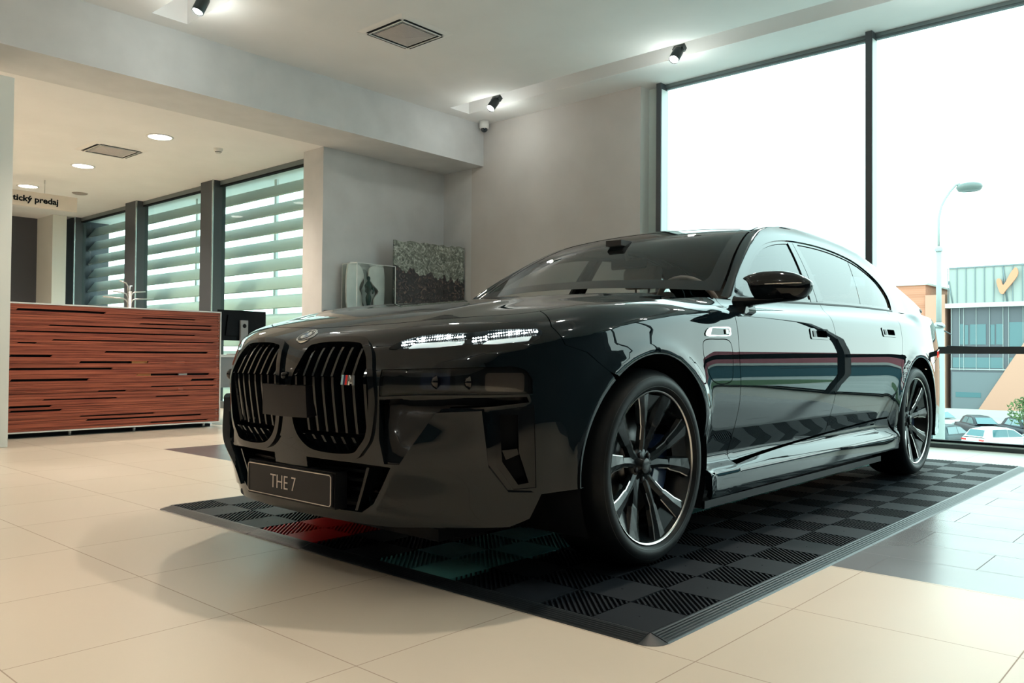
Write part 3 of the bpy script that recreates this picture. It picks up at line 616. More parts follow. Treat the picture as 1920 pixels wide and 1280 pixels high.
def belt(s, t):
    """left flank surface (returned with half width w > 0): t is height up to ztop(s), then runs over the fillet"""
    s = np.asarray(s, float); t = np.asarray(t, float); s, t = np.broadcast_arrays(s, t)
    x, w, nx, nw = plan(s); zt = ztop(s)
    fN = 1-sstep(.55, 1.02, s); fR = sstep(SMAX-1.15, SMAX-.55, s); fS = 1-fN-fR
    kf = sstep(s_of_x(.25), s_of_x(.45), s)
    kr = 1-sstep(s_of_x(2.55), s_of_x(2.95), s)
    def D(z):
        m = kf*kr; side = m*pch(*DS, z)+(1-m)*pch(*DN, z)
        kk = sstep(.43, .53, s); return fN*(kk*pch(*DF, z)+(1-kk)*pch(*DK, z))+fS*side+fR*pch(*DR, z)
    z = np.minimum(t, zt); d = D(z)
    # flared lips round the wheels
    r1 = np.hypot(x-0, z-.375); r2 = np.hypot(x-3.215, z-.375)
    d = d-.010*np.exp(-((r1-.43)/.035)**2)-.010*np.exp(-((r2-.43)/.035)**2)
    px, pw = x-nx*d, w-nw*d
    # fillet
    u = np.clip((t-zt)/LF, 0, 1.0); d0 = D(zt); e = .01; sl = (D(zt)-D(zt-e))/e
    p0 = np.stack([x-nx*d0, w-nw*d0, zt], -1)
    B = d0+pch(KS, BB, s); ex, ew = x-nx*B, np.maximum(w-nw*B, 0)
    kw = pch(KS, KW, s); zd = deck(ex, ew); zs = pch(KS, [v or 1.04 for v in EZ], s)
    ez = zd*(1-kw)+zs*kw
    p3 = np.stack([ex, ew, ez], -1); hgt = ez-zt
    t0 = np.stack([-nx*sl, -nw*sl, np.ones_like(zt)], -1)*(.62*hgt)[..., None]
    gz = (deck(ex-nx*e, ew-nw*e)-deck(ex, ew))/e          # slope of the hood going inward
    tin = np.stack([-nx, -nw, gz*(1-kw)+2.3*kw], -1); tin = tin/np.linalg.norm(tin, axis=-1)[..., None]
    t1 = tin*(np.hypot(B-d0, hgt)*.45)[..., None]
    p1 = p0+t0; p2 = p3-t1; U = u[..., None]
    bz = (1-U)**3*p0+3*(1-U)**2*U*p1+3*(1-U)*U*U*p2+U**3*p3
    lo = np.stack([px, pw, z], -1); m = (t > zt)[..., None]
    out = np.where(m, bz, lo); out[..., 1] = np.where(s <= 1e-6, 0, out[..., 1]); return out
# greenhouse
def sill_z(x): return pch([.5,.62,1.0,1.6,2.6,3.1,3.4,3.9,4.3], [1.022,1.030,1.036,1.056,1.078,1.080,1.085,1.09,1.08], x)
def sill_w(x):
    s = s_of_x(x); q = belt(s, ztop(s)+LF); return q[..., 1]
_gx = np.linspace(.5, 4.3, 200); _gw = sill_w(_gx)
def side_w(x, z):
    h = z-sill_z(x); return np.interp(x, _gx, _gw)-.38*h-.35*h*h
RA = np.array([(.78,.80,1.050),(.95,.757,1.170),(1.09,.715,1.265),(1.25,.672,1.355),(1.42,.635,1.430),(1.62,.615,1.485),(1.9,.606,1.518),(2.3,.606,1.526),(2.7,.608,1.503),(3.1,.622,1.445),(3.5,.645,1.330),(3.8,.668,1.238),(4.05,.69,1.158),(4.2,.70,1.122)])
RC = np.array([(.58,1.082),(.80,1.195),(.99,1.295),(1.20,1.396),(1.40,1.466),(1.62,1.518),(1.9,1.552),(2.3,1.568),(2.7,1.552),(3.1,1.505),(3.55,1.405),(3.9,1.275),(4.2,1.165),(4.3,1.135)])
RF = np.array([(.74,1.000),(.90,1.120),(1.08,1.236),(1.27,1.337),(1.47,1.406),(1.72,1.452),(2.0,1.472),(2.3,1.474),(2.6,1.452),(2.88,1.398),(3.12,1.318),(3.36,1.235),(3.65,1.160),(3.9,1.112)])
_q = np.linspace(0, 1, 14)
def rail(q): return np.stack([spl(_q, RA[:, i], q) for i in range(3)], -1)
def frame(q):
    x = spl(_q, RF[:, 0], q); z = spl(_q, RF[:, 1], q); return np.stack([x, side_w(x, z), z], -1)
def canopy(q, v):
    """roof, windscreen and rear screen: q along the car, v = -1..1 across (sign kept)"""
    q, v = np.broadcast_arrays(np.asarray(q, float), np.asarray(v, float)); R = rail(q); a = np.abs(v)
    cx = spl(_q, RC[:, 0], q); cz = spl(_q, RC[:, 1], q)
    return np.stack([cx+(R[..., 0]-cx)*a**2, R[..., 1]*v, cz+(R[..., 2]-cz)*a**2.2], -1)
def railstrip(q, u):
    """body-colour strip between the door frames (u=0) and the roof edge (u=1)"""
    q, u = np.broadcast_arrays(np.asarray(q, float), np.asarray(u, float)); a = frame(q); b = rail(q)
    e = 1e-3; h = a[..., 2]-sill_z(a[..., 0]); ta = np.stack([0*h, -.38-.7*h, np.ones_like(h)], -1)
    tb = (canopy(q, 1-.02)-canopy(q, 1.0)); tb = tb/np.linalg.norm(tb, axis=-1)[..., None]
    L = np.linalg.norm(b-a, axis=-1)[..., None]; U = u[..., None]
    ta = ta/np.linalg.norm(ta, axis=-1)[..., None]
    k = (.45-.27*sstep(.62,.85,q))[..., None]; p1 = a+ta*L*k; p2 = b-tb*L*k
    return (1-U)**3*a+3*(1-U)**2*U*p1+3*(1-U)*U*U*p2+U**3*b
# ---------------------------------------------------------------- car materials
M['paint'] = mat('black_car_paint', (.0030,.0075,.0110), .5, .0, coat=1., coat_rough=.008, spec=.0, ior=1.5)
M['paint'].node_tree.nodes['Principled BSDF'].inputs['Coat IOR'].default_value = 1.47
M['gloss'] = mat('gloss_black_trim', (.003,.005,.007), .05, spec=.42)
M['satin'] = mat('satin_black', (.008,.008,.011), .36, spec=.25)
M['plastic'] = mat('black_plastic', (.006,.007,.009), .5, spec=.2)
M['tyre'] = add_noise(mat('tyre_rubber', rough=.45, spec=.18), (.005,.007,.009), (.008,.010,.012), 30)
M['chrome'] = mat('polished_metal', (.72,.74,.74), .12, 1.)
M['machined'] = mat('machined_alloy', (.62,.60,.58), .22, 1.)
M['rim_black'] = mat('rim_gloss_black', (.006,.009,.011), .24, .0, coat=.12, spec=.22)
M['glass_wind'] = glass('windscreen_glass', (.40,.43,.44), 1.42)
M['glass_side'] = glass('tinted_side_glass', (.13,.16,.17), 1.62)
M['glass_side_far'] = glass('side_glass_clear', (.80,.85,.84), 1.3)
M['lens'] = glass('lamp_lens', (.75,.80,.82), 1.5)
M['led'] = mat('led_white', (1,1,1), .3, emit=(.92,1,.97), estr=7)
M['led_soft'] = mat('led_bar', (.9,.95,.93), .3, emit=(.88,1,.95), estr=.5)
M['leather'] = mat('light_leather', (.46,.41,.38), .5); M['dark_trim'] = mat('dark_interior', (.012,.012,.013), .6)
M['red_lens'] = mat('red_lens', (.45,.02,.02), .1, coat=1., emit=(1,.05,.03), estr=.6)
M['blue'] = mat('enamel_blue', (.02,.16,.42), .15, coat=1); M['enamel_white'] = mat('enamel_white', (.72,.74,.72), .15, coat=1); M['red'] = mat('enamel_red', (.6,.02,.02), .2); M['light_blue'] = mat('enamel_light_blue', (.30,.50,.62), .2)
M['plate_line'] = mat('plate_line', (.70,.62,.55), .4)

car = empty('car', (0, 0, 0), .005); tag(car, 'glossy black luxury saloon with large twin grille parked on the mat', 'car')
def bf(sd): return lambda s, t: (lambda P: np.stack([P[..., 0], P[..., 1]*sd, P[..., 2]], -1))(belt(s, t))
def sf(sd):
    def f(x, z): return np.stack([x, side_w(x, z)*sd, z], -1)
    return f
def bp(mb, poly, sd, **k): return patch(mb, poly, bf(sd), flip=(sd > 0), **k)
def sp_(mb, poly, sd, **k): return patch(mb, poly, sf(sd), flip=(sd > 0), **k)
TOPL = lambda s: float(ztop(s))+LF
SX = lambda x: float(s_of_x(x))
def arch(xc, r, a0, a1, n=40, zc=.375): return [(SX(xc+r*math.cos(R(a0+(a1-a0)*i/n))), zc+r*math.sin(R(a0+(a1-a0)*i/n))) for i in range(n+1)]
def topline(s0, s1, n=40): return [(s0+(s1-s0)*i/n, TOPL(s0+(s1-s0)*i/n)-.0005) for i in range(n+1)]
SILLK = lambda s: .312+.105*max(0., min(1., (s-1.95)/2.3))
G = .0022
KID = smoothpoly([(.060,.758),(.084,.800),(.130,.812),(.208,.817),(.340,.811),(.384,.790),(.425,.741),(.444,.642),(.430,.517),(.392,.462),(.356,.436),(.264,.428),(.152,.434),(.092,.459),(.052,.500),(.032,.560),(.026,.640),(.036,.710)], 5)
def inset(poly, d):
    P = np.array(poly); c = P.mean(0); n = len(P); out = []
    for i in range(n):
        t = P[(i+1) % n]-P[i-1]; t = t/np.hypot(*t); nn = np.array([-t[1], t[0]])
        if np.dot(nn, c-P[i]) < 0: nn = -nn
        out.append(tuple(P[i]+nn*d))
    return out
DRL = smoothpoly([(.476,.775),(.516,.800),(.62,.822),(.756,.830),(.86,.845),(.984,.857),(1.008,.843),(.976,.815),(.86,.800),(.756,.794),(.60,.778)], 4)
LPAN = [(.462,.728),(.62,.733),(.905,.742)]+smoothpoly([(.905,.742),(.945,.730),(.968,.700)], 5, False)[1:]+[(.970,.655),(.80,.650),(.60,.647),(.458,.640)]
CURT = [(.838,.600),(.975,.618),(.985,.356),(.910,.352),(.852,.430)]
MASK = [(.672,.597),(.828,.606),(.843,.428),(.902,.350),(.985,.345),(.925,.262),(.80,.250),(.60,.248),(.425,.262),(.545,.430)]
INTK = [(0,.418),(.10,.420),(.36,.418),(.500,.412),(.415,.285),(.36,.250),(.0,.245)]

REC = [(.458,.630),(.60,.640),(.80,.642),(.950,.646),(.958,.628),(.832,.613),(.672,.604),(.600,.515),(.536,.424),(.474,.422),(.456,.50)]
# front bumper and nose (one piece round both sides)
mb = MB()
outer = [(0,.212),(.5,.214),(.90,.232),(.965,.258),(1.003,.335)]+[(SX(-.395),.345)]+arch(0, .412, 184, 129)+[(1.276-G,.726),(1.176-G,.789),(1.088-G,.812),(1.048-G,.867)]+[(1.075-G, TOPL(1.075)-.0005)]+topline(1.07, 0)
for sd in (-1, 1):
    bp(mb, outer, sd, holes=[KID, DRL, LPAN, CURT, REC, INTK[1:5]+[(.36,.252),(.10,.250)]], step=.024, depth=.055)
front = mb.build('front_bumper', M['paint'], car)
for sd in (-1, 1):
    kg = MB(); bp(kg, inset(KID, -.004), sd, holes=[inset(KID, .018)], off=.012, depth=.05, step=.02)
    kid = kg.build('kidney_grille', M['gloss'], car)
    b = MB(); bp(b, inset(KID, .010), sd, off=-.055, step=.03); b.build('grille_backing', M['black'], kid)
    inn = np.array(inset(KID, .019))
    for k in range(8):
        s0 = .062+.0485*k+.004
        tt_ = []
        for i in range(len(inn)):
            a, c = inn[i], inn[(i+1) % len(inn)]
            if (a[0]-s0)*(c[0]-s0) <= 0 and a[0] != c[0]: tt_.append(a[1]+(c[1]-a[1])*(s0-a[0])/(c[0]-a[0]))
        if len(tt_) < 2: continue
        lo, hi = min(tt_), max(tt_); bar = MB()
        def piece(ta, tb, wd, o0, o1, lean=0.):
            if tb-ta < .012: return
            T_ = np.linspace(ta, tb, 8); rows_ = []
            for j, t_ in enumerate(T_):
                u = j/7; off = o0+(o1-o0)*u; row = []
                for ds, of in ((-wd, -.045), (-wd*.36, off), (wd*.36, off), (wd, -.045)):
                    P = belt(s0+ds+lean*u, t_); Q = belt(s0+ds+lean*u+.002, t_); W_ = belt(s0+ds+lean*u, t_+.002)
                    nn = np.cross(Q-P, W_-P); nn /= np.linalg.norm(nn); P = P.copy(); P[1] *= -1; 
                    nn2 = np.array([nn[0], -nn[1], nn[2]]); 
                    if nn2[0] > 0: nn2 = -nn2
                    v = P+nn2*of; v[1] *= (1 if sd < 0 else -1); row.append(v)
                rows_.append(row)
            bar.grid(rows_, smooth=False, close_v=True); q = len(bar.v); bar.f += [(q-4, q-3, q-2, q-1), (q-32, q-31, q-30, q-29)]; bar.m += [0, 0]; bar.sm += [False, False]
        piece(max(lo, .700), hi+.004, .0145, .010, -.004); piece(max(lo, .512), min(hi, .698), .0150, -.012, .006); piece(lo-.004, min(hi, .504), .0165, -.018, .012)
        if bar.v: bar.build('grille_bar', M['gloss'], kid)
# radar cover and camera between the kidneys
mb = MB()
for sd in (-1, 1): patch(mb, [(0,.556),(.138,.558),(.133,.668),(0,.666)], bf(sd), flip=(sd > 0), off=.014, depth=.06, step=.03)
mb.build('radar_cover', M['satin'], car)
mb = MB().lathe([(0, .008), (.010, .006), (.013, .0), (.013, -.02)], axis='X', c=(0, 0, 0), n=20); o = mb.build('front_camera', M['gloss'], car, loc=(-.938, 0, .700)); o.scale = (-1, 1, 1)
mb = MB()
for sd in (-1, 1): patch(mb, [(0,.475),(.045,.485),(.026,.55),(.024,.556),(0,.556)], bf(sd), flip=(sd > 0), off=.004, depth=.03, step=.02)
mb.build('grille_divider', M['gloss'], car)
# lower intake
mb = MB()
for sd in (-1, 1): bp(mb, INTK, sd, off=-.09, step=.05)
it = mb.build('lower_intake', M['black'], car)
for sd in (-1, 1):
    mb = MB()
    for sa, sb, ta, tb in ((.33,.40,.255,.405),):
        n_ = 8; P = [[(lambda p, o: (p[0]+o, p[1]*sd, p[2]))(belt(sa+(sb-sa)*i/n_+ds, ta+(tb-ta)*i/n_), o) for ds, o in ((-.006,.004),(.006,.004),(.006,.09),(-.006,.09))] for i in range(n_+1)]
        mb.grid(P, smooth=False, close_v=True)
    mb.build('intake_fin', M['gloss'], it)
mb = MB()
for k in range(4):
    z = .285+.032*k; P = [[(belt(min(s_, .38), z)[0]+o, belt(min(s_, .38), z)[1]*sg, z+dz) for o, dz in ((.055,-.004),(.055,.004),(.085,.004),(.085,-.004))] for sg, s_ in [(1, .38-.038*i) for i in range(10)]+[(-1, .038*i) for i in range(11)]]
    mb.grid(P, smooth=False, close_v=True)
mb.build('intake_slat', M['plastic'], it)
for sd in (-1, 1):
    mb = MB(); patch(mb, inset(REC, -.006), (lambda s, t, sd=sd: bf(sd)(s, t)+np.stack([.008+.26*np.clip(t-.42, 0, 1), -.06*sd*(t-.42), 0*t], -1)), flip=(sd > 0), step=.03); mb.build('bumper_recess', M['gloss'], car)
# outer lower blades
for sd in (-1, 1):
    mb = MB(); patch(mb, inset(MASK, .004), (lambda s, t, sd=sd: bf(sd)(s, t)-np.stack([.10*(t-.20), -.03*sd*(t-.20), 0*t], -1)), flip=(sd > 0), off=.002, depth=.03, step=.03); mb.build('bumper_blade', M['paint'], car)
    mb = MB(); bp(mb, inset(CURT, -.004), sd, holes=[[(.862,.588),(.922,.588),(.926,.470),(.960,.372),(.925,.366),(.872,.440)]], off=-.004, depth=.03, step=.03); cu = mb.build('air_curtain', M['gloss'], car)
    mb = MB(); bp(mb, CURT, sd, off=-.05, step=.05); mb.build('curtain_duct', M['black'], cu)
    mb = MB(); bp(mb, [(.872,.475),(.922,.480),(.928,.462),(.885,.445)], sd, off=-.012, depth=.03, step=.03); mb.build('curtain_vane', M['gloss'], cu)
# lights
for sd in (-1, 1):
    mb = MB(); bp(mb, inset(DRL, -.003), sd, off=-.016, step=.02); dr = mb.build('upper_headlight', M['gloss'], car)
    mb = MB(); bp(mb, inset(DRL, .001), sd, off=.002, step=.02); mb.build('headlight_lens', M['lens'], dr)
    for (sa, ta), (sb, tb), h in (((.545,.792),(.742,.802),.0085), ((.800,.806),(.972,.829),.0085)):
        mb = MB(); bp(mb, [(sa,ta-h),(sb-.012,tb-h),(sb,tb+h*.7),(sa+.022,ta+h*.6)], sd, off=-.010, depth=.006, step=.02); mb.build('light_bar', M['led'] if 0 else M['led_soft'], dr)
    rg = random.Random(11)
    for sa, sb, t0_, t1_ in ((.510,.745,.792,.818), (.765,.990,.808,.847)):
        mb = MB(); n_ = 26
        for i in range(n_):
            for row_ in range(2):
                u = (i+.5)/n_; s_ = sa+(sb-sa)*u; tc2 = t0_+(t1_-t0_)*u+.004+row_*.009-(.006 if u < .25 else 0)
                P = belt(s_, tc2); r_ = rg.uniform(.0016, .0044); P = (P[0]-.004+.012, P[1]*sd, P[2]-.004)
                mb.lathe([(0, -r_), (r_*.8, -r_*.6), (r_, 0), (r_*.8, r_*.6), (0, r_)], c=P, n=6, smooth=False)
        mb.build('crystal_led', M['led'], dr)
    mb = MB(); bp(mb, LPAN, sd, off=-.022, step=.03); lp = mb.build('lower_headlight', M['black'], car)
    mb = MB(); bp(mb, inset(LPAN, .001), sd, off=-.004, step=.03); mb.build('headlight_lens', M['lens'], lp)
    for k, (sa, sb) in enumerate(((.60,.70),(.715,.80),(.815,.945))):
        mb = MB(); bp(mb, rounded(sa, .660, sb, .722, .012), sd, off=-.016, depth=.02, step=.02); pr = mb.build('reflector_bowl', mat('reflector_%d' % k, ((.02,.03,.06),(.03,.035,.04),(.16,.13,.115))[k], .15, .6), lp)
        if k < 2:
            P = belt((sa+sb)/2, .69); mb = MB().lathe([(0,.012),(.014,.008),(.020,0),(.023,-.004)], axis='X', n=24); o = mb.build('projector_lens', M['gloss'], pr, loc=(P[0]+.004, P[1]*sd, P[2])); o.scale = (-1, 1, 1); o.rotation_euler = (0, 0, R(28*-sd*-1))
# number plate with lettering
pl = MB().box((-.012, -.26, .0), (.0, .26, .112)).build('number_plate', M['satin'], car, loc=(-.905, 0, .262), bevel=.003)
def frame_ring(w0, h0, w1, h1, r, x, mt, nm, par):
    b = MB(); o_ = rounded(-w0, h0, w0, h1, r, 6); i_ = rounded(-w0+w1, h0+w1, w0-w1, h1-w1, r*.7, 6); n_ = len(o_)
    b.add([(x, p[0], p[1]) for p in o_]+[(x, p[0], p[1]) for p in i_]+[(x+.002, p[0], p[1]) for p in o_]+[(x+.002, p[0], p[1]) for p in i_], [(i, (i+1) % n_, n_+(i+1) % n_, n_+i) for i in range(n_)]+[(i, (i+1) % n_, 2*n_+(i+1) % n_, 2*n_+i) for i in range(n_)]); return b.build(nm, mt, par)
frame_ring(.2575, .0025, .0030, .1095, .013, -.0145, M['plate_line'], 'plate_frame', pl)
text_obj('plate_lettering', 'THE 7', .072, M['plate_line'], pl, axes((-.0125, .028, .031), (0, -1, 0), (0, 0, 1)), .001, -.0008, 'CENTER', .86)
mb = MB().box((-.004, -.268, -.006), (.045, .268, .118)).build('plate_holder', M['plastic'], pl)
# round emblem on the nose
EC = belt(0.0, .847); e1 = belt(0.0, .855)-belt(0.0, .839); ez = Vector((0, -1, 0)); ey = Vector(e1).normalized()
EM = axes((EC[0], 0, EC[2]), (0, -1, 0), ey)
def emb(nm, prof, mt, par, a0=0, a1=2*math.pi, n=40, w_=None):
    b = MB().lathe(prof, n=n, a0=a0, a1=a1, closed=False); b.v = [tuple(EM @ Vector(v)) for v in b.v]; return b.build(nm, mt, par)
em = emb('round_emblem', [(.041,-.006),(.041,.004),(.0385,.0052),(.036,.004)], M['chrome'], car)
emb('emblem_ring', [(.036,.004),(.0225,.0046)], M['gloss'], em); emb('emblem_rim', [(.0232,.0044),(.0225,.0056),(.0215,.0056)], M['chrome'], em)
for k in range(4): emb('emblem_quadrant', [(0,.0052),(.0215,.0052)], M['blue'] if k % 2 else M['enamel_white'], em, R(90*k), R(90*k+90), 10)
for ch, ang in (('B', 128), ('M', 90), ('W', 52)):
    a = R(ang); c, s_ = math.cos(a), math.sin(a)
    text_obj('emblem_letter', ch, .0135, M['enamel_white'], em, EM @ axes((.0245*c, .0245*s_, .0048), (s_, -c, 0), (c, s_, 0)), .0004, .0003, 'CENTER')
# M badge on the grille: three stripes and the letter
PB = belt(.352, .692); bd = empty('grille_badge', parent=car); bd.location = (PB[0]-.022, -PB[1]-.0, PB[2]); bd.rotation_euler = (0, 0, R(-10)); bd.scale = (1, 1.3, 1.15); bd.location.y = -PB[1]
for k, c in enumerate(('light_blue', 'navy_e', 'red')):
    if c == 'navy_e': M[c] = mat('enamel_navy', (.02,.03,.12), .2)
    MB().prism([(.034-.011*k, -.014), (.024-.011*k, -.014), (.017-.011*k+.0, .014), (.027-.011*k, .014)], -.003, .001, lambda u, v, h: (h, u, v)).build('badge_stripe', M[c], bd)
MB().prism([(.001,-.014),(-.0075,-.014),(-.0095,.002),(-.0165,-.010),(-.0195,-.010),(-.0215,.002),(-.0265,-.014),(-.0345,-.014),(-.0350,.014),(-.0255,.014),(-.0195,.002),(-.0125,.014),(-.006,.014)], -.003, .001, lambda u, v, h: (h, u, v)).build('badge_letter', M['chrome'], bd)

# bonnet
def deckf(x, y): return np.stack([x, y, deck(x, np.abs(y))], -1)
def toppts(s0, s1, n, sd): return [(float(belt(s, TOPL(s))[0]), float(belt(s, TOPL(s))[1])*sd) for s in np.linspace(s0, s1, n)]
L_pts = toppts(.0, SX(.60), 60, -1); R_pts = toppts(.0, SX(.60), 60, 1)[1:][::-1]
hood = [(x+.003, y*.9975) for x, y in L_pts]+[(.44+.19*(w_/.8)**2, -w_) for w_ in np.linspace(.76, -.76, 15)]+[(x+.003, y*.9975) for x, y in R_pts]
mb = MB(); patch(mb, hood, deckf, step=.035, depth=.015); mb.build('bonnet', M['paint'], car)
mb = MB(); patch(mb, [(.44+.19*(w_/.8)**2, w_) for w_ in np.linspace(-.80, .80, 15)]+[(1.0,.80),(.9,0),(1.0,-.80)], lambda x, y: deckf(x, y)-np.array([0, 0, .03]), step=.06); mb.build('cowl', M['plastic'], car)
for y0 in (.05,):
    MB().tube([(.60+.12*(abs(y0)+.0), y0, 1.055), (.66, y0+.25, 1.080), (.70, y0+.55, 1.090)], .008, 8).build('wiper', M['plastic'], car)

# wings, doors, sills, quarter panels
def doorcut(k, g):
    T = {'A': [(2.190,1.10),(2.214,1.0),(2.214,.90),(2.214,.80),(2.226,.70),(2.244,.56),(2.254,.42),(2.256,.30)],
         'B': [(3.372,1.115),(3.350,1.02),(3.344,.94),(3.343,.80),(3.343,.65),(3.348,.50),(3.356,.35),(3.356,.30)],
         'C': [(4.470,1.14),(4.462,1.02),(4.452,.94),(4.432,.85),(4.395,.735),(4.345,.63),(4.305,.53),(4.278,.45),(4.262,.38)]}[k]
    return [(s+g, t) for s, t in smoothpoly(T, 4, False)]
def clip_top(pts): return [p for p in pts if p[1] < TOPL(p[0])-.004]
def clip_low(pts):
    q = [p for p in pts if p[1] > SILLK(p[0])+.012]; return q+[(q[-1][0], SILLK(q[-1][0])+.008)]
for sd in (-1, 1):
    A = clip_top(doorcut('A', -G)); A_end = A[-1][0]
    mb = MB(); af = arch(0, .412, 129, -6)
    poly = [(1.276+G,.724)]+[p for p in af if p[0] > 1.27][1:]+[(SX(.415), .30),(SX(.42),.240),(2.256-G,.238)]+A[::-1]+topline(A[0][0]-.002, 1.075+G)+[(1.048+G,.867),(1.088+G,.812),(1.176+G,.790)]
    flap = smoothpoly([(1.915,.845),(2.03,.852),(2.116,.850),(2.150,.820),(2.158,.74),(2.150,.685),(2.11,.669),(2.03,.668),(1.965,.690),(1.92,.75),(1.900,.80)], 5)
    if sd < 0:
        bp(mb, poly, sd, holes=[flap], step=.026, depth=.03)
        fo = mb.build('front_wing', M['paint'], car)
        b2 = MB(); bp(b2, inset(flap, .004), sd, step=.02, depth=.01); b2.build('charging_flap', M['paint'], fo)
        b2 = MB(); bp(b2, inset(flap, -.004), sd, off=-.008, step=.04); b2.build('flap_recess', M['black'], fo)
        b2 = MB(); bp(b2, smoothpoly([(1.925,.862),(1.955,.893),(2.05,.900),(2.135,.902),(2.142,.885),(2.13,.866),(2.02,.862)], 3), sd, holes=[[(1.962,.8665),(1.980,.893),(2.126,.8965),(2.131,.885),(2.121,.869),(2.02,.8655)]], off=.004, depth=.006, step=.02); bg_ = b2.build('side_badge', M['chrome'], fo)
        b2 = MB(); bp(b2, [(2.095,.873),(2.118,.873),(2.120,.893),(2.095,.892)], sd, off=.0055, depth=.004, step=.02); b2.build('badge_chip', M['enamel_white'], bg_)
    else:
        bp(mb, poly, sd, step=.03, depth=.03); mb.build('front_wing', M['paint'], car)
    for nm, k0, k1 in (('front_door', 'A', 'B'), ('rear_door', 'B', 'C')):
        a = clip_low(clip_top(doorcut(k0, G))); c = clip_low(clip_top(doorcut(k1, -G)))
        bot = [(s, SILLK(s)+.008) for s in np.linspace(a[-1][0], c[-1][0], 20)][1:-1]
        poly = topline(c[0][0], a[0][0], 30)+a+bot+c[::-1]
        hs = (3.085, .898) if k0 == 'A' else (4.18, .936)
        rec = rounded(hs[0]-.012 if k0 == 'A' else hs[0]-.0, hs[1]-.016, hs[0]+.128, hs[1]+.017, .006, 3)
        mb = MB(); bp(mb, poly, sd, holes=[rec], step=.03, depth=.02); d = mb.build(nm, M['paint'], car)
        b2 = MB(); bp(b2, rounded(hs[0]-.085, hs[1]-.027, hs[0]+.155, hs[1]+.027, .014, 5), sd, holes=[rec], off=.004, depth=.006, step=.02); h_ = b2.build('door_handle', M['paint'], d)
        b2 = MB(); bp(b2, inset(rec, -.003), sd, off=-.03, step=.05); b2.build('handle_recess', M['black'], h_)
        b2 = MB(); bp(b2, rounded(hs[0]-.058, hs[1]-.015, hs[0]-.022, hs[1]+.015, .003, 3), sd, off=.007, depth=.004, step=.03); b2.build('handle_button', M['satin'], h_)
    # sill
    mb = MB(); poly = [(SX(.425),.205),(SX(2.79),.228),(SX(2.775),.30)]+[(s, SILLK(s)-.004) for s in np.linspace(SX(2.70), SX(.46), 40)]+[(SX(.43),.27)]
    bp(mb, poly, sd, step=.024, depth=.02); mb.build('side_sill', M['paint'], car)
    mb = MB(); mb.box((.45, -.80 if sd < 0 else .55, .135), (2.80, -.55 if sd < 0 else .80, .20)).box((.50, -.875 if sd < 0 else .86, .150), (2.72, -.86 if sd < 0 else .875, .182)).box((.50, -.86 if sd < 0 else .55, .16), (2.72, -.55 if sd < 0 else .86, .172)).build('underbody_edge', M['satin'], car)
    # quarter panel
    c = clip_top(doorcut('C', G)); ar = arch(3.215, .415, 176, -12)
    ar = [p for p in ar]
    poly = topline(5.50, c[0][0], 30)+c+[(4.262, SILLK(4.26)+.008), (SX(2.775), .330), (SX(2.79), .26)]+ar+[(SX(3.64),.25),(5.50-G,.24)]
    mb = MB(); bp(mb, poly, sd, step=.028, depth=.03); mb.build('quarter_panel', M['paint'], car)
mb = MB()
for sd in (-1, 1): bp(mb, [(5.50+G,.24),(SMAX,.24),(SMAX,.70),(5.50+G,.70)], sd, step=.05, depth=.02)
mb.build('rear_bumper', M['paint'], car)
mb = MB()
for sd in (-1, 1): bp(mb, [(5.50+G,.705),(SMAX,.705)]+topline(SMAX, 5.50+G, 30), sd, step=.05, depth=.01)
mb.build('tail_panel', M['paint'], car)
for sd in (-1, 1):
    mb = MB(); bp(mb, [(5.36,.790),(5.6,.800),(6.15,.815),(6.15,.855),(5.6,.850),(5.40,.835)], sd, off=.004, step=.04, depth=.006); mb.build('tail_light', M['red_lens'], car)
L_pts = toppts(SX(3.98), SMAX, 40, -1); R_pts = toppts(SX(3.98), SMAX, 40, 1)[:-1][::-1]
mb = MB(); patch(mb, L_pts+R_pts, deckf, step=.05, depth=.01); mb.build('boot_lid', M['paint'], car)

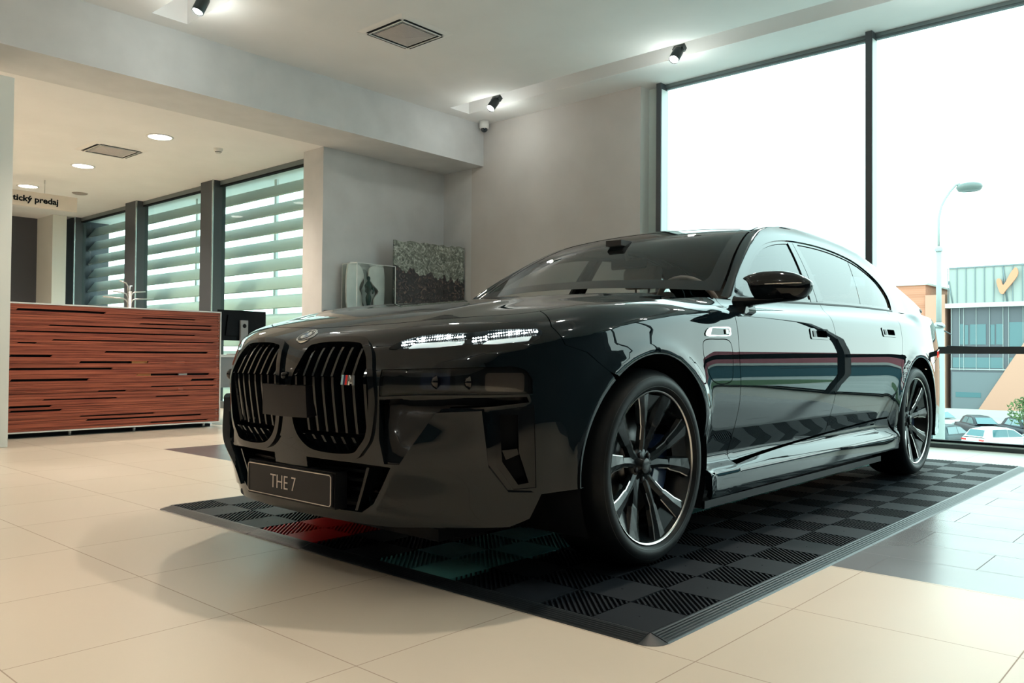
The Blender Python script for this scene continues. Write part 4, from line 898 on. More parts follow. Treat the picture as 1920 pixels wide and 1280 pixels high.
# greenhouse
DLO = [(.80, 1.046)]+[(x, float(sill_z(x))+.012) for x in np.linspace(.95, 2.95, 24)]
qq = np.linspace(0, 1, 400); Fq = frame(qq)
def ftop(x, d): return float(np.interp(x, Fq[:, 0], Fq[:, 2]))-d
rear_edge = smoothpoly([(3.015,1.092),(3.055,1.145),(3.060,1.20),(3.020,1.268),(2.93,1.325),(2.80,ftop(2.80,.040))], 4, False)
front_top = [(x, ftop(x, .036)) for x in np.linspace(2.72, .92, 34)]
DLO = DLO[:-1]+rear_edge+front_top
outer = [(x, float(sill_z(x))+.001) for x in np.linspace(.74, 3.9, 40)]+[(float(p[0]), float(p[2])) for p in Fq[::-1][::8] if p[2] > float(sill_z(p[0]))+.004]
for sd in (-1, 1):
    mb = MB(); sp_(mb, outer, sd, holes=[DLO], step=.03, depth=.012); mb.build('side_frame', M['paint'], car)
    mb = MB(); sp_(mb, inset(DLO, -.003), sd, off=-.006, step=.05, holes=[inset(DLO, .016)]); mb.build('window_seal', M['gloss'], car)
    D2 = inset(DLO, .010)
    def between(x0b, x0t, x1b, x1t):
        """part of the window opening between two nearly upright lines (bottom x, top x)"""
        P = np.array(resample(D2, .02)); f0 = lambda z: x0b+(x0t-x0b)*(z-1.06)/.38; f1 = lambda z: x1b+(x1t-x1b)*(z-1.06)/.38
        lo_, hi_ = [], []
        n_ = len(P); mid = [(x, z) for x, z in P if x > f0(z) and x < f1(z)]
        zs = [z for x, z in mid]; bot_ = sorted([p for p in mid if p[1] < sill_z(p[0])+.03]); top_ = sorted([p for p in mid if p[1] >= sill_z(p[0])+.03], reverse=True)
        return bot_+(sorted([p for p in top_], key=lambda p: p[0], reverse=True))
    mb = MB(); sp_(mb, [(x, float(sill_z(x))+.001) for x in np.linspace(.80, 3.02, 30)]+[(x, float(sill_z(x))+.010) for x in np.linspace(3.02, .80, 30)], sd, off=.0015, step=.05); mb.build('waist_seal', M['plastic'], car)
    gl = M['glass_side'] if sd < 0 else M['glass_side_far']
    def opening(x0b, x0t, x1b, x1t, use_rear=False):
        bot_ = [(x, float(sill_z(x))+.022) for x in np.linspace(x0b, x1b, 14)]
        if use_rear: e_ = [(x-.012, z) for x, z in rear_edge if z < ftop(2.86, .06)][1:]; xt = 2.80
        else: e_ = []; xt = x1t
        return bot_+e_+[(x, ftop(x, .047)) for x in np.linspace(xt, x0t, 16)]
    for nm, a in (('front_window', (.985,1.045,1.70,1.800)), ('rear_window', (1.885,1.935,2.475,2.66))):
        mb = MB(); pl_ = opening(*a)
        if nm == 'front_window': pl_ = [(x, float(sill_z(x))+.022) for x in np.linspace(.900, 1.70, 14)]+[(x, ftop(x, .047)) for x in np.linspace(1.80, 1.02, 20)]+[(.975,1.115)]
        sp_(mb, pl_, sd, off=-.010, step=.06); mb.build(nm, gl, car)
    mb = MB(); sp_(mb, opening(2.482, 2.668, 2.985, 2.80, True), sd, off=-.010, step=.05); mb.build('quarter_window', gl, car)
    mb = MB(); sp_(mb, [(1.705,1.075),(1.788,float(sill_z(1.78))+.022),(1.868,ftop(1.868,.047)),(1.805,ftop(1.805,.047))], sd, off=-.004, step=.05, depth=.012); mb.build('centre_pillar_trim', M['gloss'], car)
    mb = MB(); sp_(mb, [(1.794,1.080),(1.880,float(sill_z(1.88))+.022),(1.930,ftop(1.930,.047)),(1.874,ftop(1.874,.047))], sd, off=-.004, step=.05, depth=.012); mb.build('centre_pillar_trim', M['gloss'], car)
    mb = MB(); sp_(mb, [(.80,1.052),(.905,1.056),(.962,1.108),(.930,1.100)], sd, off=-.002, step=.05, depth=.012); mb.build('mirror_triangle', M['gloss'], car)
    mb = MB(); f_ = lambda q, u, sd=sd: (lambda P: np.stack([P[..., 0], P[..., 1]*sd, P[..., 2]], -1))(railstrip(q, u))
    patch(mb, [(.0,.0),(.985,.0),(.985,1.),(.0,1.)], f_, step=.05, bstep=.02, flip=(sd > 0)); mb.build('roof_rail', M['paint'], car)
cf = lambda q, v: canopy(q, v)
QW = .365
mb = MB(); patch(mb, [(.015,-.985),(QW-.004,-.985),(QW-.004,.985),(.015,.985)], cf, holes=[rounded(.045, -.90, QW-.03, .90, .03)], step=.05, bstep=.02); mb.build('windscreen_surround', M['gloss'], car)
mb = MB(); patch(mb, rounded(.043, -.905, QW-.028, .905, .03), cf, step=.045, off=-.001); ws = mb.build('windscreen', M['glass_wind'], car)
mb = MB(); patch(mb, [(QW,-.999),(.755,-.999),(.755,.999),(QW,.999)], cf, step=.04, bstep=.02, depth=.01); mb.build('roof', M['paint'], car)
mb = MB(); patch(mb, [(.76,-.97),(.965,-.97),(.965,.97),(.76,.97)], cf, step=.05, bstep=.025); mb.build('rear_screen', M['glass_side'], car)
mb = MB(); patch(mb, [(.755,-.999),(.999,-.999),(.999,.999),(.755,.999)], cf, holes=[[(.762,-.965),(.962,-.965),(.962,.965),(.762,.965)]], step=.05, bstep=.025); mb.build('rear_screen_surround', M['paint'], car)
mb = MB(); patch(mb, smoothpoly([(.045,.86),(.058,.88),(.072,.885),(.078,.87),(.066,.855),(.052,.85)], 3), cf, off=-.003, step=.02); mb.build('green_sticker', mat('sticker_green', (.10,.32,.22), .5), ws)
# door mirrors
mirror_profile = [(0.0,-.048,.020,.018),(.03,-.030,.034,.050),(.07,-.004,.060,.058),(.13,.004,.066,.062),(.19,.002,.062,.058),(.235,-.006,.046,.046),(.262,-.014,.022,.024)]
for sd in (-1, 1):
    base = Vector((.79, sd*.93, 1.082)); rowsP = []
    prof_ = [(.903,1.120,1.126,.010),(.930,1.104,1.137,.030),(.948,1.066,1.142,.048),(.965,1.030,1.146,.058),(1.0,1.017,1.151,.066),(1.066,1.011,1.150,.070),(1.12,1.014,1.140,.068),(1.158,1.023,1.124,.060),(1.186,1.046,1.106,.044),(1.200,1.072,1.092,.020)]
    ys_ = [p[0] for p in prof_]
    for y in np.linspace(.903, 1.200, 22):
        lo_z, hi_z, hx = [float(pch(ys_, [p[k] for p in prof_], y)) for k in (1, 2, 3)]; ring = []
        for c, s_ in ((-1,.05),(-.86,.62),(-.55,.93),(-.1,1),(.45,.95),(.62,.55),(.62,-.55),(.45,-.92),(-.2,-1),(-.6,-.93),(-.88,-.62),(-.97,-.25)):
            ring.append((base.x+.03*((y-.9)/.3)**2+hx*c, sd*y, (lo_z+hi_z)/2+(hi_z-lo_z)/2*s_))
        rowsP.append(ring)
    mb = MB().grid(rowsP, close_v=True); n_ = 12; q = len(mb.v); mb.f += [tuple(range(n_)), tuple(range(q-n_, q))]; mb.m += [0, 0]; mb.sm += [False, False]
    dm = mb.build('door_mirror', M['gloss'], car); md_ = dm.modifiers.new('round', 'SUBSURF'); md_.levels = md_.render_levels = 2
    MB().grid([[(base.x-.01+dx*.034, sd*yy, zz+dz*hh) for dx, dz in ((-1,0),(-.7,.8),(.5,1),(1,0),(.5,-1),(-.7,-.8))] for yy, zz, hh in ((.870,1.022,.026),(.92,1.020,.022),(.97,1.022,.018),(1.02,1.022,.014),(1.10,1.024,.010))], close_v=True).build('mirror_arm', M['gloss'], dm)
    MB().grid([[(base.x-.01+dx, sd*yy, zz) for dx in (-.035, .035)] for yy, zz in ((.915,1.02),(.945,1.005),(.952,.975),(.925,.958))]).box((base.x-.045, .89 if sd > 0 else -.925, .957), (base.x+.04, .925 if sd > 0 else -.89, 1.02)).build('mirror_foot', M['gloss'], dm)
    MB().grid([[(base.x+.040, sd*(.97+.19*i/6), 1.082+.045*math.sin(a_)) for a_ in (-1.2, -.6, 0, .6, 1.2)] for i in range(7)]).build('mirror_glass', M['chrome'], dm)
    MB().tube([(base.x+.03*((y-.9)/.3)**2-.0695+.03*max(0, (y-1.12)/.08)**2, sd*y, 1.088) for y in (1.03,1.06,1.09,1.12,1.15,1.175)], .0016, 6).build('indicator_strip', M['plate_line'], dm)
    if sd > 0:                                             # the far mirror is folded back
        T_ = Matrix.Translation((.86, .915, -.05)) @ Matrix.Rotation(R(-80), 4, 'Z') @ Matrix.Translation((-.79, -.90, 0))
        for o in [dm]+[c for c in dm.children if c.name.split('.')[0] != 'mirror_foot']: o.data.transform(T_)

# ---------------------------------------------------------------- wheels
def make_wheel():
    """local frame: outer face towards -y, centre at the origin"""
    Rt = .3585
    rim = MB().lathe([(.2790,.018),(.2800,.006),(.2775,.002),(.2740,.004),(.2700,.010),(.262,.030),(.245,.060),(.240,.14),(.250,.225),(.272,.235)], axis='Y', n=72).build('wheel', M['rim_black'])
    MB().lathe([(.2775,.0015),(.2730,.0035),(.2712,.0060)], axis='Y', n=72).build('machined_ring', M['machined'], rim)
    prof = [(.2775,.010),(.2830,.003),(.2900,-.006),(.3050,-.012),(.3220,-.010),(.3370,.0),(.3480,.014),(.3545,.034),(Rt,.070),(Rt,.185),(.3545,.222),(.342,.245),(.31,.262),(.280,.240)]
    MB().lathe(prof, axis='Y', n=96).build('tyre', M['tyre'], rim)
    wt = mat('tyre_marking', (.035,.04,.042), .35) if 'tm' not in M else M['tm']; M['tm'] = wt
    MB().lathe([(.2925,-.0092),(.2932,-.0096),(.2940,-.0096)], axis='Y', n=72).lathe([(.3290,-.0068),(.3300,-.0062)], axis='Y', n=72).build('sidewall_ridge', wt, rim)
    for c0 in range(5):
        for sg in (-1, 1):
            ar = R(90+72*c0+sg*9); at = R(90+72*c0+sg*17.5)
            def pt(r, off, y, f):
                a = ar+(at-ar)*f; return (r*math.cos(a)-off*math.sin(a), y, r*math.sin(a)+off*math.cos(a))
            st = [(.045,0,.024,.052),(.10,.22,.022,.042),(.150,.5,.020,.032),(.163,.56,.027,.029),(.22,.8,.034,.018),(.268,1,.046,.008)]
            P = []
            for r, f, hw, y in st:
                P.append([pt(r, -hw, y+.022, f), pt(r, -hw*.75, y+.006, f), pt(r, hw*.15*sg, y, f), pt(r, hw*.75, y+.006, f), pt(r, hw, y+.022, f)])
            sp = MB().grid(P, smooth=False).build('spoke', M['rim_black'], rim, fixn=False)
            e = MB(); Q = []
            for r, f, hw, y in st[1:]:
                o1 = sg*hw*.75; Q.append([pt(r, o1, y+.0048, f), pt(r, o1+sg*.0042, y+.0062, f)])
            e.grid(Q, smooth=False)
            if sg > 0:
                Q = []
                for r, f, hw, y in st[3:]:
                    o1 = -sg*hw*.75; Q.append([pt(r, o1, y+.0048, f), pt(r, o1-sg*.0032, y+.0062, f)])
                e.grid(Q, smooth=False)
            e.build('machined_edge', M['machined'], rim, fixn=False)
        # dark facet between the two spokes of a pair
        a = R(90+72*c0); w_ = MB(); d = R(13)
        w_.add([(r*math.cos(a+da), y, r*math.sin(a+da)) for r, da, y in ((.267,-d,.020),(.267,d,.020),(.20,d*.55,.046),(.20,-d*.55,.046),(.262,-d*.9,.055),(.262,d*.9,.055))], [(0,1,2,3),(0,4,5,1)]); w_.build('pocket_facet', M['rim_black'], rim, fixn=False)
    MB().lathe([(0,.036),(.026,.036),(.030,.038),(.032,.050),(.060,.052),(.072,.062),(.074,.09)], axis='Y', n=40).build('hub_cap', M['rim_black'], rim)
    for k in range(5): MB().lathe([(0,.046),(.009,.046),(.011,.049),(.011,.062)], c=(.048*math.cos(R(54+72*k)), 0, .048*math.sin(R(54+72*k))), axis='Y', n=10).build('wheel_bolt', M['satin'], rim)
    MB().lathe([(.08,.105),(.190,.105),(.190,.130),(.08,.130)], axis='Y', n=60).lathe([(0,.085),(.08,.085),(.09,.105)], axis='Y', n=30).build('brake_disc', mat('brake_disc', (.10,.10,.10), .35, .9), rim)
    MB().prism([(.155*math.cos(R(a_))*k_, .155*math.sin(R(a_))*k_) for k_, rr_ in ((.75, range(-35, 40, 10)),) for a_ in rr_]+[(.155*math.cos(R(a_))*1.35, .155*math.sin(R(a_))*1.35) for a_ in range(35, -40, -10)], .075, .15, lambda u, v, h: (u, h, v)).build('brake_caliper', mat('caliper_blue', (.01,.03,.09), .3, coat=1), rim)
    return rim
wh = make_wheel(); wh.parent = car; ZW = .018+.3585
for i, (x, sd, rot) in enumerate(((0, -1, 6), (3.215, -1, -8), (0, 1, 20), (3.215, 1, 40))):
    o = wh if i == 0 else copy_tree(wh, car); o.parent = car
    o.location = (x, sd*.945, ZW); o.rotation_euler = (0, R(rot), 0 if sd < 0 else R(180))
# wheel housings, underbody, dark inner shell
for x in (0, 3.215):
    for sd in (-1, 1):
        mb = MB().lathe([(.425, -.955*1 if sd < 0 else .60), (.425, -.60 if sd < 0 else .955)], axis='Y', c=(x, 0 if sd < 0 else 0, .375), n=40, a0=R(-25), a1=R(205)); pr = [(.425, sd*.925), (.425, sd*.58), (.0, sd*.58)]
        mb = MB().lathe(pr, axis='Y', c=(x, 0, .375), n=40, a0=R(-28), a1=R(208)); mb.build('wheel_housing', M['black'], car)
mb = MB().box((-.70, -.55, .16), (4.2, .55, .20)).box((.46, -.84, .20), (2.76, .84, .26)).box((-.66, -.55, .20), (-.45, .55, .60)).box((4.05, -.7, .22), (4.35, .7, .60)); mb.build('underbody', M['black'], car)
# ---------------------------------------------------------------- cabin
mb = MB(); patch(mb, [(QW+.01,-.97),(.75,-.97),(.75,.97),(QW+.01,.97)], cf, off=.035, step=.08, bstep=.04, flip=True); mb.build('headliner', mat('headliner', (.05,.05,.055), .8), car)
mb = MB()
for sd in (-1, 1):
    mb.grid([[(x, sd*(float(side_w(x, sill_z(x)))-.05), float(sill_z(x))-.01-.55*j) for j in (0, 1)] for x in np.linspace(.66, 3.5, 14)])
mb.box((.45, -.80, .42), (3.9, .80, .46)); mb.build('cabin_lining', M['dark_trim'], car)
MB().grid([[(x, y, z) for y in np.linspace(-.80, .80, 9)] for x, z in ((.55,.95),(.72,1.035),(.95,1.055),(1.12,1.035),(1.16,.96),(1.14,.70),(1.10,.45))]).build('dashboard', M['dark_trim'], car)
MB().box((1.06, -.55, .97), (1.075, .18, 1.062)).build('display_screen', M['gloss'], car)
def make_seat(x, y, wd=.25):
    t = empty('seat', (x, y, 0), parent=car)
    def cush(nm, pts, w2, m, bev=.03):
        b = MB().prism(pts, -w2, w2, lambda u, v, h: (u, h, v)).build(nm, m, t, bevel=bev); b.modifiers['edge'].segments = 4; [setattr(p, 'use_smooth', True) for p in b.data.polygons]
    cush('seat_cushion', [(-.30,.58),(.22,.56),(.24,.68),(-.28,.72)], wd, M['leather'])
    cush('seat_backrest', [(.16,.62),(.30,.60),(.50,1.16),(.44,1.20),(.36,1.16)], wd, M['leather'])
    cush('headrest', [(.42,1.22),(.50,1.22),(.53,1.36),(.47,1.38),(.42,1.34)], .13, M['leather'])
    MB().tube([(.46, -.05, 1.15), (.47, -.05, 1.24)], .007).tube([(.46, .05, 1.15), (.47, .05, 1.24)], .007).build('headrest_post', M['steel'], t)
    MB().box((-.25, -wd+.03, .45), (.25, wd-.03, .57)).build('seat_base', M['dark_trim'], t)
make_seat(1.55, -.40); make_seat(1.55, .40); make_seat(2.75, -.38, .28); make_seat(2.75, .38, .28)
t = empty('steering_wheel', (1.20, -.40, 1.02), parent=car); t.rotation_euler = (0, R(-24), 0)
MB().tube([(0, .175*math.cos(a_), .175*math.sin(a_)) for a_ in np.linspace(0, 2*math.pi, 33)[:-1]], .015, 10, closed=True).build('steering_rim', M['leather'], t)
MB().lathe([(0,-.03),(.05,-.025),(.06,.0),(.05,.02),(0,.02)], axis='X', n=20).box((-.01, -.165, -.015), (.01, .165, .02)).box((-.01, -.02, -.165), (.01, .02, 0)).build('steering_hub', M['dark_trim'], t)
MB().box((-.26, -.14+.0, -.045), (-.235, .0, .03)).box((.0, -.02, -.02), (.01, .0, .0)).build('instrument_hood', M['dark_trim'], t)
mp = empty('rear_view_mirror', (1.27, .02, 1.295), parent=car)
MB().box((.0, -.115, -.030), (.022, .115, .030)).build('mirror_head', M['gloss'], mp, bevel=.01); MB().tube([(.0, 0, .02), (-.05, 0, .115)], .012).box((-.14, -.05, .085), (-.03, .05, .115)).build('mirror_mount', M['dark_trim'], mp)
# ---------------------------------------------------------------- outside, seen through the big window
GZ = -4.75
M['asphalt'] = add_noise(mat('asphalt', rough=.85), (.33,.35,.34), (.42,.44,.42), .35, 6)
M['pale_wall'] = mat('pale_kerb_wall', (.45,.43,.39), .8)
M['brick'] = mat('brick_wall', rough=.8)
N_, L_, b_ = nodes(M['brick']); tc_ = N_.new('ShaderNodeTexCoord'); mp_ = N_.new('ShaderNodeMapping'); mp_.inputs['Rotation'].default_value = (R(90), 0, R(90)); L_.new(tc_.outputs['Object'], mp_.inputs[0])
bk = N_.new('ShaderNodeTexBrick'); bk.inputs['Color1'].default_value = (.42,.165,.095,1); bk.inputs['Color2'].default_value = (.50,.215,.13,1); bk.inputs['Mortar'].default_value = (.52,.34,.25,1); bk.inputs['Scale'].default_value = 2.2; bk.inputs['Mortar Size'].default_value = .012
L_.new(mp_.outputs[0], bk.inputs['Vector']); L_.new(bk.outputs[0], b_.inputs['Base Color'])
M['peach'] = mat('peach_render', (.50,.27,.19), .8); M['red_clad'] = mat('red_cladding', (.34,.10,.12), .6); M['steel_pale'] = mat('galvanised_steel', (.36,.40,.385), .6, .0)
M['facade'] = mat('grey_facade', (.085,.095,.108), .5); M['fac_glass'] = mat('facade_glass', (.045,.13,.145), .15, coat=.2); M['white_out'] = mat('white_band', (.5,.5,.47), .7); M['mesh_screen'] = mat('pale_mesh_screen', (.31,.34,.315), .7)
M['grass'] = add_noise(mat('grass', rough=.95), (.035,.085,.030), (.060,.12,.045), 2, 6); M['foliage'] = add_noise(mat('foliage', rough=.8), (.03,.07,.02), (.08,.14,.03), 3); M['bark'] = mat('bark', (.10,.06,.04), .9)
M['orange'] = mat('orange_sign', (.60,.25,.14), .6)
gr = boxobj('ground_outside', (5.75, -140, GZ-.5), (200, 120, GZ), M['asphalt']); struct(gr); gr.name = 'ground'
struct(boxobj('wall_below', (5.55, -40, GZ-.5), (5.74, 30, -.02), M['pale_wall']))
XB_ = 91.0
t = empty('brick_building', (97, 45, GZ)); tag(t, 'orange brick building with flat roof outside, behind the street lamp', 'building')
MB().box((-6, -22.2, 0), (6, 20, 13.4)).build('wall', M['brick'], t); MB().box((-6.15, -24.1, 0), (-4, -22.2, 12.3)).build('corner_wall', M['peach'], t); MB().box((-6.2, -22.4, 13.4), (6, 20, 13.6)).build('parapet', M['white_out'], t)
t = empty('glass_office_building', (97, 3, GZ)); tag(t, 'grey glass fronted office building with pale screened upper floor', 'building')
yL, yR = 17.4, -8.0
MB().box((-6, yR, 0), (8, yL, 11.1)).build('wall', M['facade'], t)
MB().box((-6.6, yR, 11.25), (8, yL, 14.9)).build('roof_screen', M['mesh_screen'], t)
MB().box((-6.75, yR, 10.85), (8, yL+.35, 11.3)).build('white_band', M['white_out'], t)
PY = lambda px: 17.5-(px-1780)*.0410
b = MB()
for i in range(30):
    y = PY(1780.5+20.1*i); b.box((-6.68, y-.035, 11.3), (-6.6, y+.035, 14.9))
b.box((-6.7, yR, 14.85), (-6.6, yL, 14.98)); b.tube([(-6.65, PY(1782), 13.6), (-6.65, PY(1791), 11.25)], .06, 6).tube([(-6.65, PY(1901), 14.8), (-6.65, PY(1910), 11.25)], .08, 6).build('screen_post', M['frame_grey'], t)
b = MB()
for p0, p1, z0, z1 in [(1803,1811,7.1,9.2),(1814,1822,7.1,9.1),(1826,1861,7.1,9.15),(1871,1880,7.1,9.1),(1883,1898,7.1,9.15),(1911,2400,6.9,9.3),(1787,1897,4.75,5.8),(1911,2400,4.75,5.8)]: b.box((-6.04, PY(p1), z0), (-6.0, PY(p0), z1))
b.build('window_band', M['fac_glass'], t)
b = MB()
for px in (1785,1803,1812,1840,1869,1898,1910,1940,1970,2000): b.box((-6.10, PY(px)-.02, 4.5), (-6.0, PY(px)+.02, 10.85))
b.box((-6.12, yR, 6.6), (-6.0, yL, 6.75)).box((-6.12, yR, 4.55), (-6.0, yL, 4.65)).build('facade_mullion', M['steel_pale'], t)
MB().box((-6.06, PY(1920), .3), (-6.0, PY(1786), 4.3)).build('roller_door', mat('roller_door', (.125,.150,.160), .5), t); MB().box((-6.09, PY(1850), 1.75), (-6.05, PY(1794), 2.25)).build('door_window_strip', M['fac_glass'], t)
MB().prism([(PY(1840), .15), (PY(1920), 5.7), (PY(1985), 10.2), (yR, 10.2), (yR, .15)], -6.35, -6.12, lambda u, v, h: (h, u, v)).build('peach_panel', M['peach'], t)
lg = smoothpoly([(PY(1889),13.3),(PY(1892),13.58),(PY(1898),13.5),(PY(1904),12.95),(PY(1919),14.1),(PY(1930),14.6),(PY(1933),13.8),(PY(1908),12.35),(PY(1903),12.05),(PY(1897),12.15),(PY(1893),12.6)], 4)
MB().prism(lg, -7.1, -6.85, lambda u, v, h: (h, u, v)).build('tick_sign', M['orange'], t)
t = empty('low_wall', (87, 0, GZ)); tag(t, 'low pale wall at the foot of the office building', 'wall'); MB().box((0, -20, 0), (.4, 60, .75)).build('wall_block', M['pale_wall'], t)
# street lamp
t = empty('street_lamp', (21.42, 3.62, GZ)); tag(t, 'tall pale street lamp with curved arm outside the window', 'street lamp')
MB().tube([(0,0,0),(0,0,6.25),(0,0,6.5)], [.150,.135,.10], 20).build('lower_pole', M['steel_pale'], t)
MB().tube([(0,0,6.5),(0,0,8.45)], .066, 16).lathe([(.09,8.42),(.105,8.47),(.09,8.52),(.05,8.56)], n=20).lathe([(.09,6.42),(.15,6.38),(.15,6.45),(.08,6.52)], n=20).build('upper_pole', M['steel_pale'], t)
dv = Vector((.30, -1.0, 0)).normalized(); A_ = [(0,8.5),(0,9.3),(.06,9.62),(.14,9.80),(.26,10.0),(.40,10.17),(.50,10.20)]
MB().tube([(dv.x*d, dv.y*d, z) for d, z in A_], .034, 12).build('arm', M['steel_pale'], t)
b = MB().lathe([(0,-.05),(.10,-.13),(.20,-.11),(.25,-.02),(.22,.06),(.12,.10),(0,.11)], n=24).build('lamp_head', mat('lamp_head_grey', (.13,.16,.15), .3), t, loc=(dv.x*.72, dv.y*.72, 10.10)); b.scale = (1.15, 1.3, 1)
MB().tube([(-.12,.02,6.9-.45),(-.25,-.15,6.40)], .02, 6).tube([(0,-.12,6.3),(.02,-.30,6.2)], .015, 6).build('bracket', M['mullion'], t)
o = MB().tube([(21.46, 3.44, 1.14), (23, .5, 1.02), (26, -4, .82), (34, -15, .5)], .016, 6).build('overhead_cable', M['black']); tag(o, 'black overhead cable running right from the street lamp', 'cable')
# parked cars
def small_car(name, loc, rz, body, hatch, label, L=4.4, W=1.82, Hh=1.47):
    t = empty(name, loc, rz); tag(t, label, 'car', 'cars parked in the yard outside')
    bm_ = mat(name+'_paint', body, .4, spec=.3)
    st = [(-.50,.30,.42,.60),(-.485,.62,.50,.78),(-.40,.74,.50,.88),(-.22,.84,.52,.92),(.10,.88,.52,.93),(.36,.90,.52,.92),(.47,.88,.50,.84),(.50,.80,.46,.72)]
    P = []
    for fx, zt_, wf, _ in st:
        w_ = W*wf*.98 if wf < .5 else W/2; x = fx*L
        P.append([(x,-w_*.92,.20),(x,-w_,.35),(x,-w_,.60*min(1, zt_/.7)),(x,-w_*.93,zt_),(x,-w_*.5,zt_+.03),(x,w_*.5,zt_+.03),(x,w_*.93,zt_),(x,w_,.60*min(1, zt_/.7)),(x,w_,.35),(x,w_*.92,.20)])
    b = MB().grid(P, close_v=True); q = len(b.v); b.f += [tuple(range(10)), tuple(range(q-10, q))]; b.m += [0, 0]; b.sm += [False, False]; b.build('body', bm_, t)
    r1 = .44 if hatch else .34
    G_ = [(-.24,.90,.84),(-.08,Hh-.10,.70),(.02,Hh,.66),(.22,Hh,.64),(r1-.04,Hh-.10,.64),(r1+.03,.93,.78)]
    C_ = [[(fx*L,-W/2*wf-.0,z),(fx*L,-W/2*wf*.8,z+.03),(fx*L,W/2*wf*.8,z+.03),(fx*L,W/2*wf,z)] for fx, z, wf in G_]
    for r in C_: pass
    b = MB(); b.grid(C_)
    lowL = [[(fx*L,-W/2*wf,z),(fx*L,-W/2*.93,.88)] for fx, z, wf in G_]; lowR = [[(fx*L,W/2*.93,.88),(fx*L,W/2*wf,z)] for fx, z, wf in G_]
    b.grid(lowL).grid(lowR).build('cabin', bm_, t)
    gm = M['fac_glass']; g_ = MB()
    def quad(a, b2, c, d, o=(0,0,0)): g_.add([tuple(Vector(p)+Vector(o)) for p in (a, b2, c, d)], [(0,1,2,3)])
    wl = .86
    quad((-.235*L,-W/2*.74,.955),(-.235*L,W/2*.74,.955),(-.09*L,W/2*.60,Hh-.10),(-.09*L,-W/2*.60,Hh-.10),(-.03,0,.03))
    quad(((r1+.02)*L,-W/2*.66,1.0),((r1+.02)*L,W/2*.66,1.0),((r1-.035)*L,W/2*.55,Hh-.12),((r1-.035)*L,-W/2*.55,Hh-.12),(.03,0,.03))
    for sg in (-1, 1):
        quad((-.19*L,sg*W/2*.90,.97),(.06*L,sg*W/2*.89,.97),(.05*L,sg*W/2*.70,Hh-.08),(-.06*L,sg*W/2*.72,Hh-.12),(0,sg*.012,0))
        quad((.07*L,sg*W/2*.89,.97),((r1-.10)*L,sg*W/2*.87,.98),((r1-.14)*L,sg*W/2*.68,Hh-.08),(.06*L,sg*W/2*.70,Hh-.07),(0,sg*.012,0))
    g_.build('windows', gm, t, fixn=False)
    for fx in (-.30, .30):
        for sg in (-1, 1):
            wv_ = MB().lathe([(0,.0),(.19,-.01),(.20,0),(.30,-.01),(.32,.03),(.32,.2)], axis='Y', n=24)
            o = wv_.build('wheel', M['tyre'], t, loc=(fx*L, sg*(W/2+.01), .32)); o.rotation_euler = (0, 0, 0 if sg < 0 else R(180))
            MB().lathe([(0,-.015),(.18,-.02),(.19,-.01)], axis='Y', n=14, smooth=False).build('hub_cap', M['steel_pale'], o)
    MB().box((.487*L,-W/2*.86,.74),(.503*L,-W/2*.50,.84)).box((.487*L,W/2*.50,.74),(.503*L,W/2*.86,.84)).build('tail_light', M['red_lens'], t)
    MB().box((-.503*L,-W/2*.85,.60),(-.475*L,-W/2*.50,.70)).box((-.503*L,W/2*.50,.60),(-.475*L,W/2*.85,.70)).build('headlight', M['steel_pale'], t)
    MB().box((.498*L,-.26,.56),(.506*L,.26,.67)).box((-.506*L,-.26,.42),(-.498*L,.26,.53)).build('number_plate', M['white_out'], t)
    return t
def outp(px_dir, D): return (-2.579+px_dir[0]*D, -2.554+px_dir[1]*D, GZ)
small_car('white_hatchback', outp((1.1402,.2250), 50), R(150), (.62,.66,.66), True, 'white hatchback parked outside, seen from behind')
small_car('black_saloon', outp((1.1240,.2435), 60), R(35), (.012,.014,.02), False, 'black saloon parked outside behind the white hatchback', L=4.9, Hh=1.46)
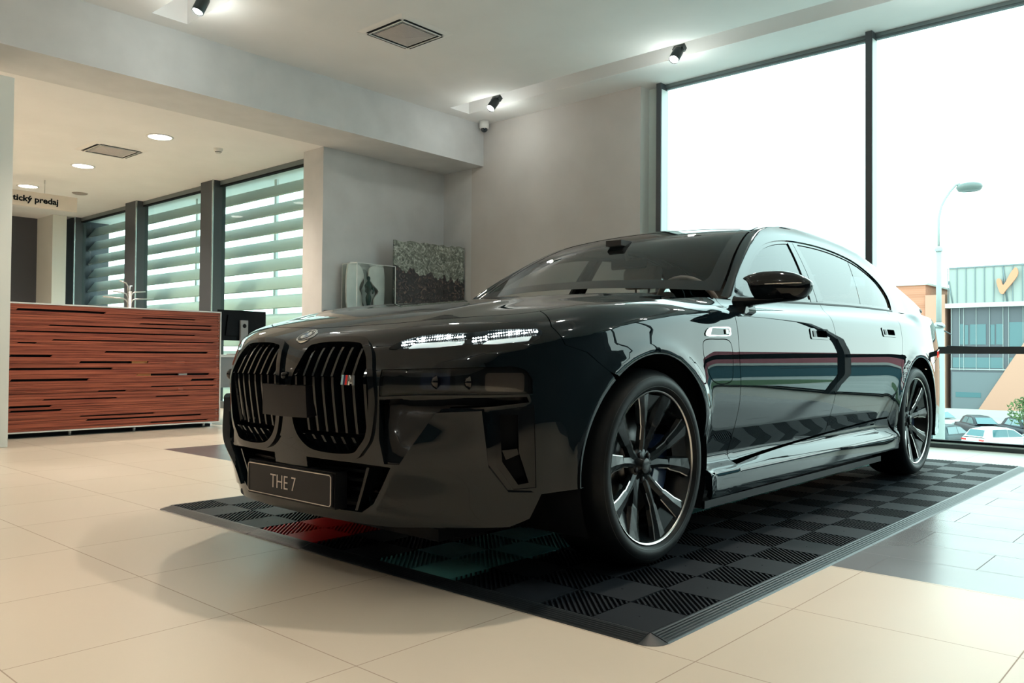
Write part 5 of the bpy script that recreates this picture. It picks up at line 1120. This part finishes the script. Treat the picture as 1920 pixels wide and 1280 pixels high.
small_car('dark_hatchback', outp((1.0975,.2730), 52), R(168), (.025,.045,.050), True, 'dark green-grey hatchback outside, cut off by the lamp post')
small_car('black_estate', outp((1.1600,.2030), 58), R(40), (.010,.012,.02), False, 'black car at the right edge, behind the small tree', L=4.7)
small_car('silver_saloon', outp((1.0900,.2815), 66), R(60), (.42,.45,.43), False, 'pale silver car farthest back, beside the lamp post')
t = empty('small_tree', outp((1.1600,.2035), 48)); tag(t, 'small leafy green tree at the right edge outside', 'tree')
MB().tube([(0,0,0),(.03,0,1.5),(0,.05,2.4)], [.05,.04,.02], 8).build('trunk', M['bark'], t)
rg = random.Random(9); b = MB()
for i in range(420):
    a, e_ = rg.uniform(0, 6.28), rg.uniform(-1.2, 1.5); rr = 1.0*rg.random()**.4; c = Vector((rr*math.cos(a)*math.cos(e_), rr*math.sin(a)*math.cos(e_), 2.55+.85*rr*math.sin(e_)))
    u = Vector((rg.gauss(0,1), rg.gauss(0,1), rg.gauss(0,1))).normalized(); v = u.orthogonal().normalized(); s_ = rg.uniform(.07, .14)
    b.add([c-u*s_, c+v*s_*.5, c+u*s_, c-v*s_*.5], [(0,1,2,3)])
b.build('foliage', M['foliage'], t, fixn=False)
# roadside seen in the car's flank: grass island, long low building with red band
t = empty('grass_island', (48, -30, GZ)); tag(t, 'oval grass island in the road outside, mirrored in the car door', 'grass')
MB().prism([(20*math.cos(a_), 11*math.sin(a_)) for a_ in np.linspace(0, 2*math.pi, 40)[:-1]], .0, .12).build('turf', M['grass'], t); MB().prism([(20.5*math.cos(a_), 11.5*math.sin(a_)) for a_ in np.linspace(0, 2*math.pi, 40)[:-1]], 0, .06).build('kerb', M['pale_wall'], t)
t = empty('retail_hall', (112, -72, GZ)); tag(t, 'long low retail hall with dark red roof band, mirrored in the car flank', 'building')
MB().box((-6, -60, 0), (6, 50, 5.4)).build('wall', mat('hall_wall', (.022,.09,.115), .5), t); MB().box((-6.4, -60, 5.4), (6, 50, 5.9)).build('white_band', M['white_out'], t); MB().box((-6.4, -60, 5.9), (6, 50, 8.6)).build('red_band', M['red_clad'], t)
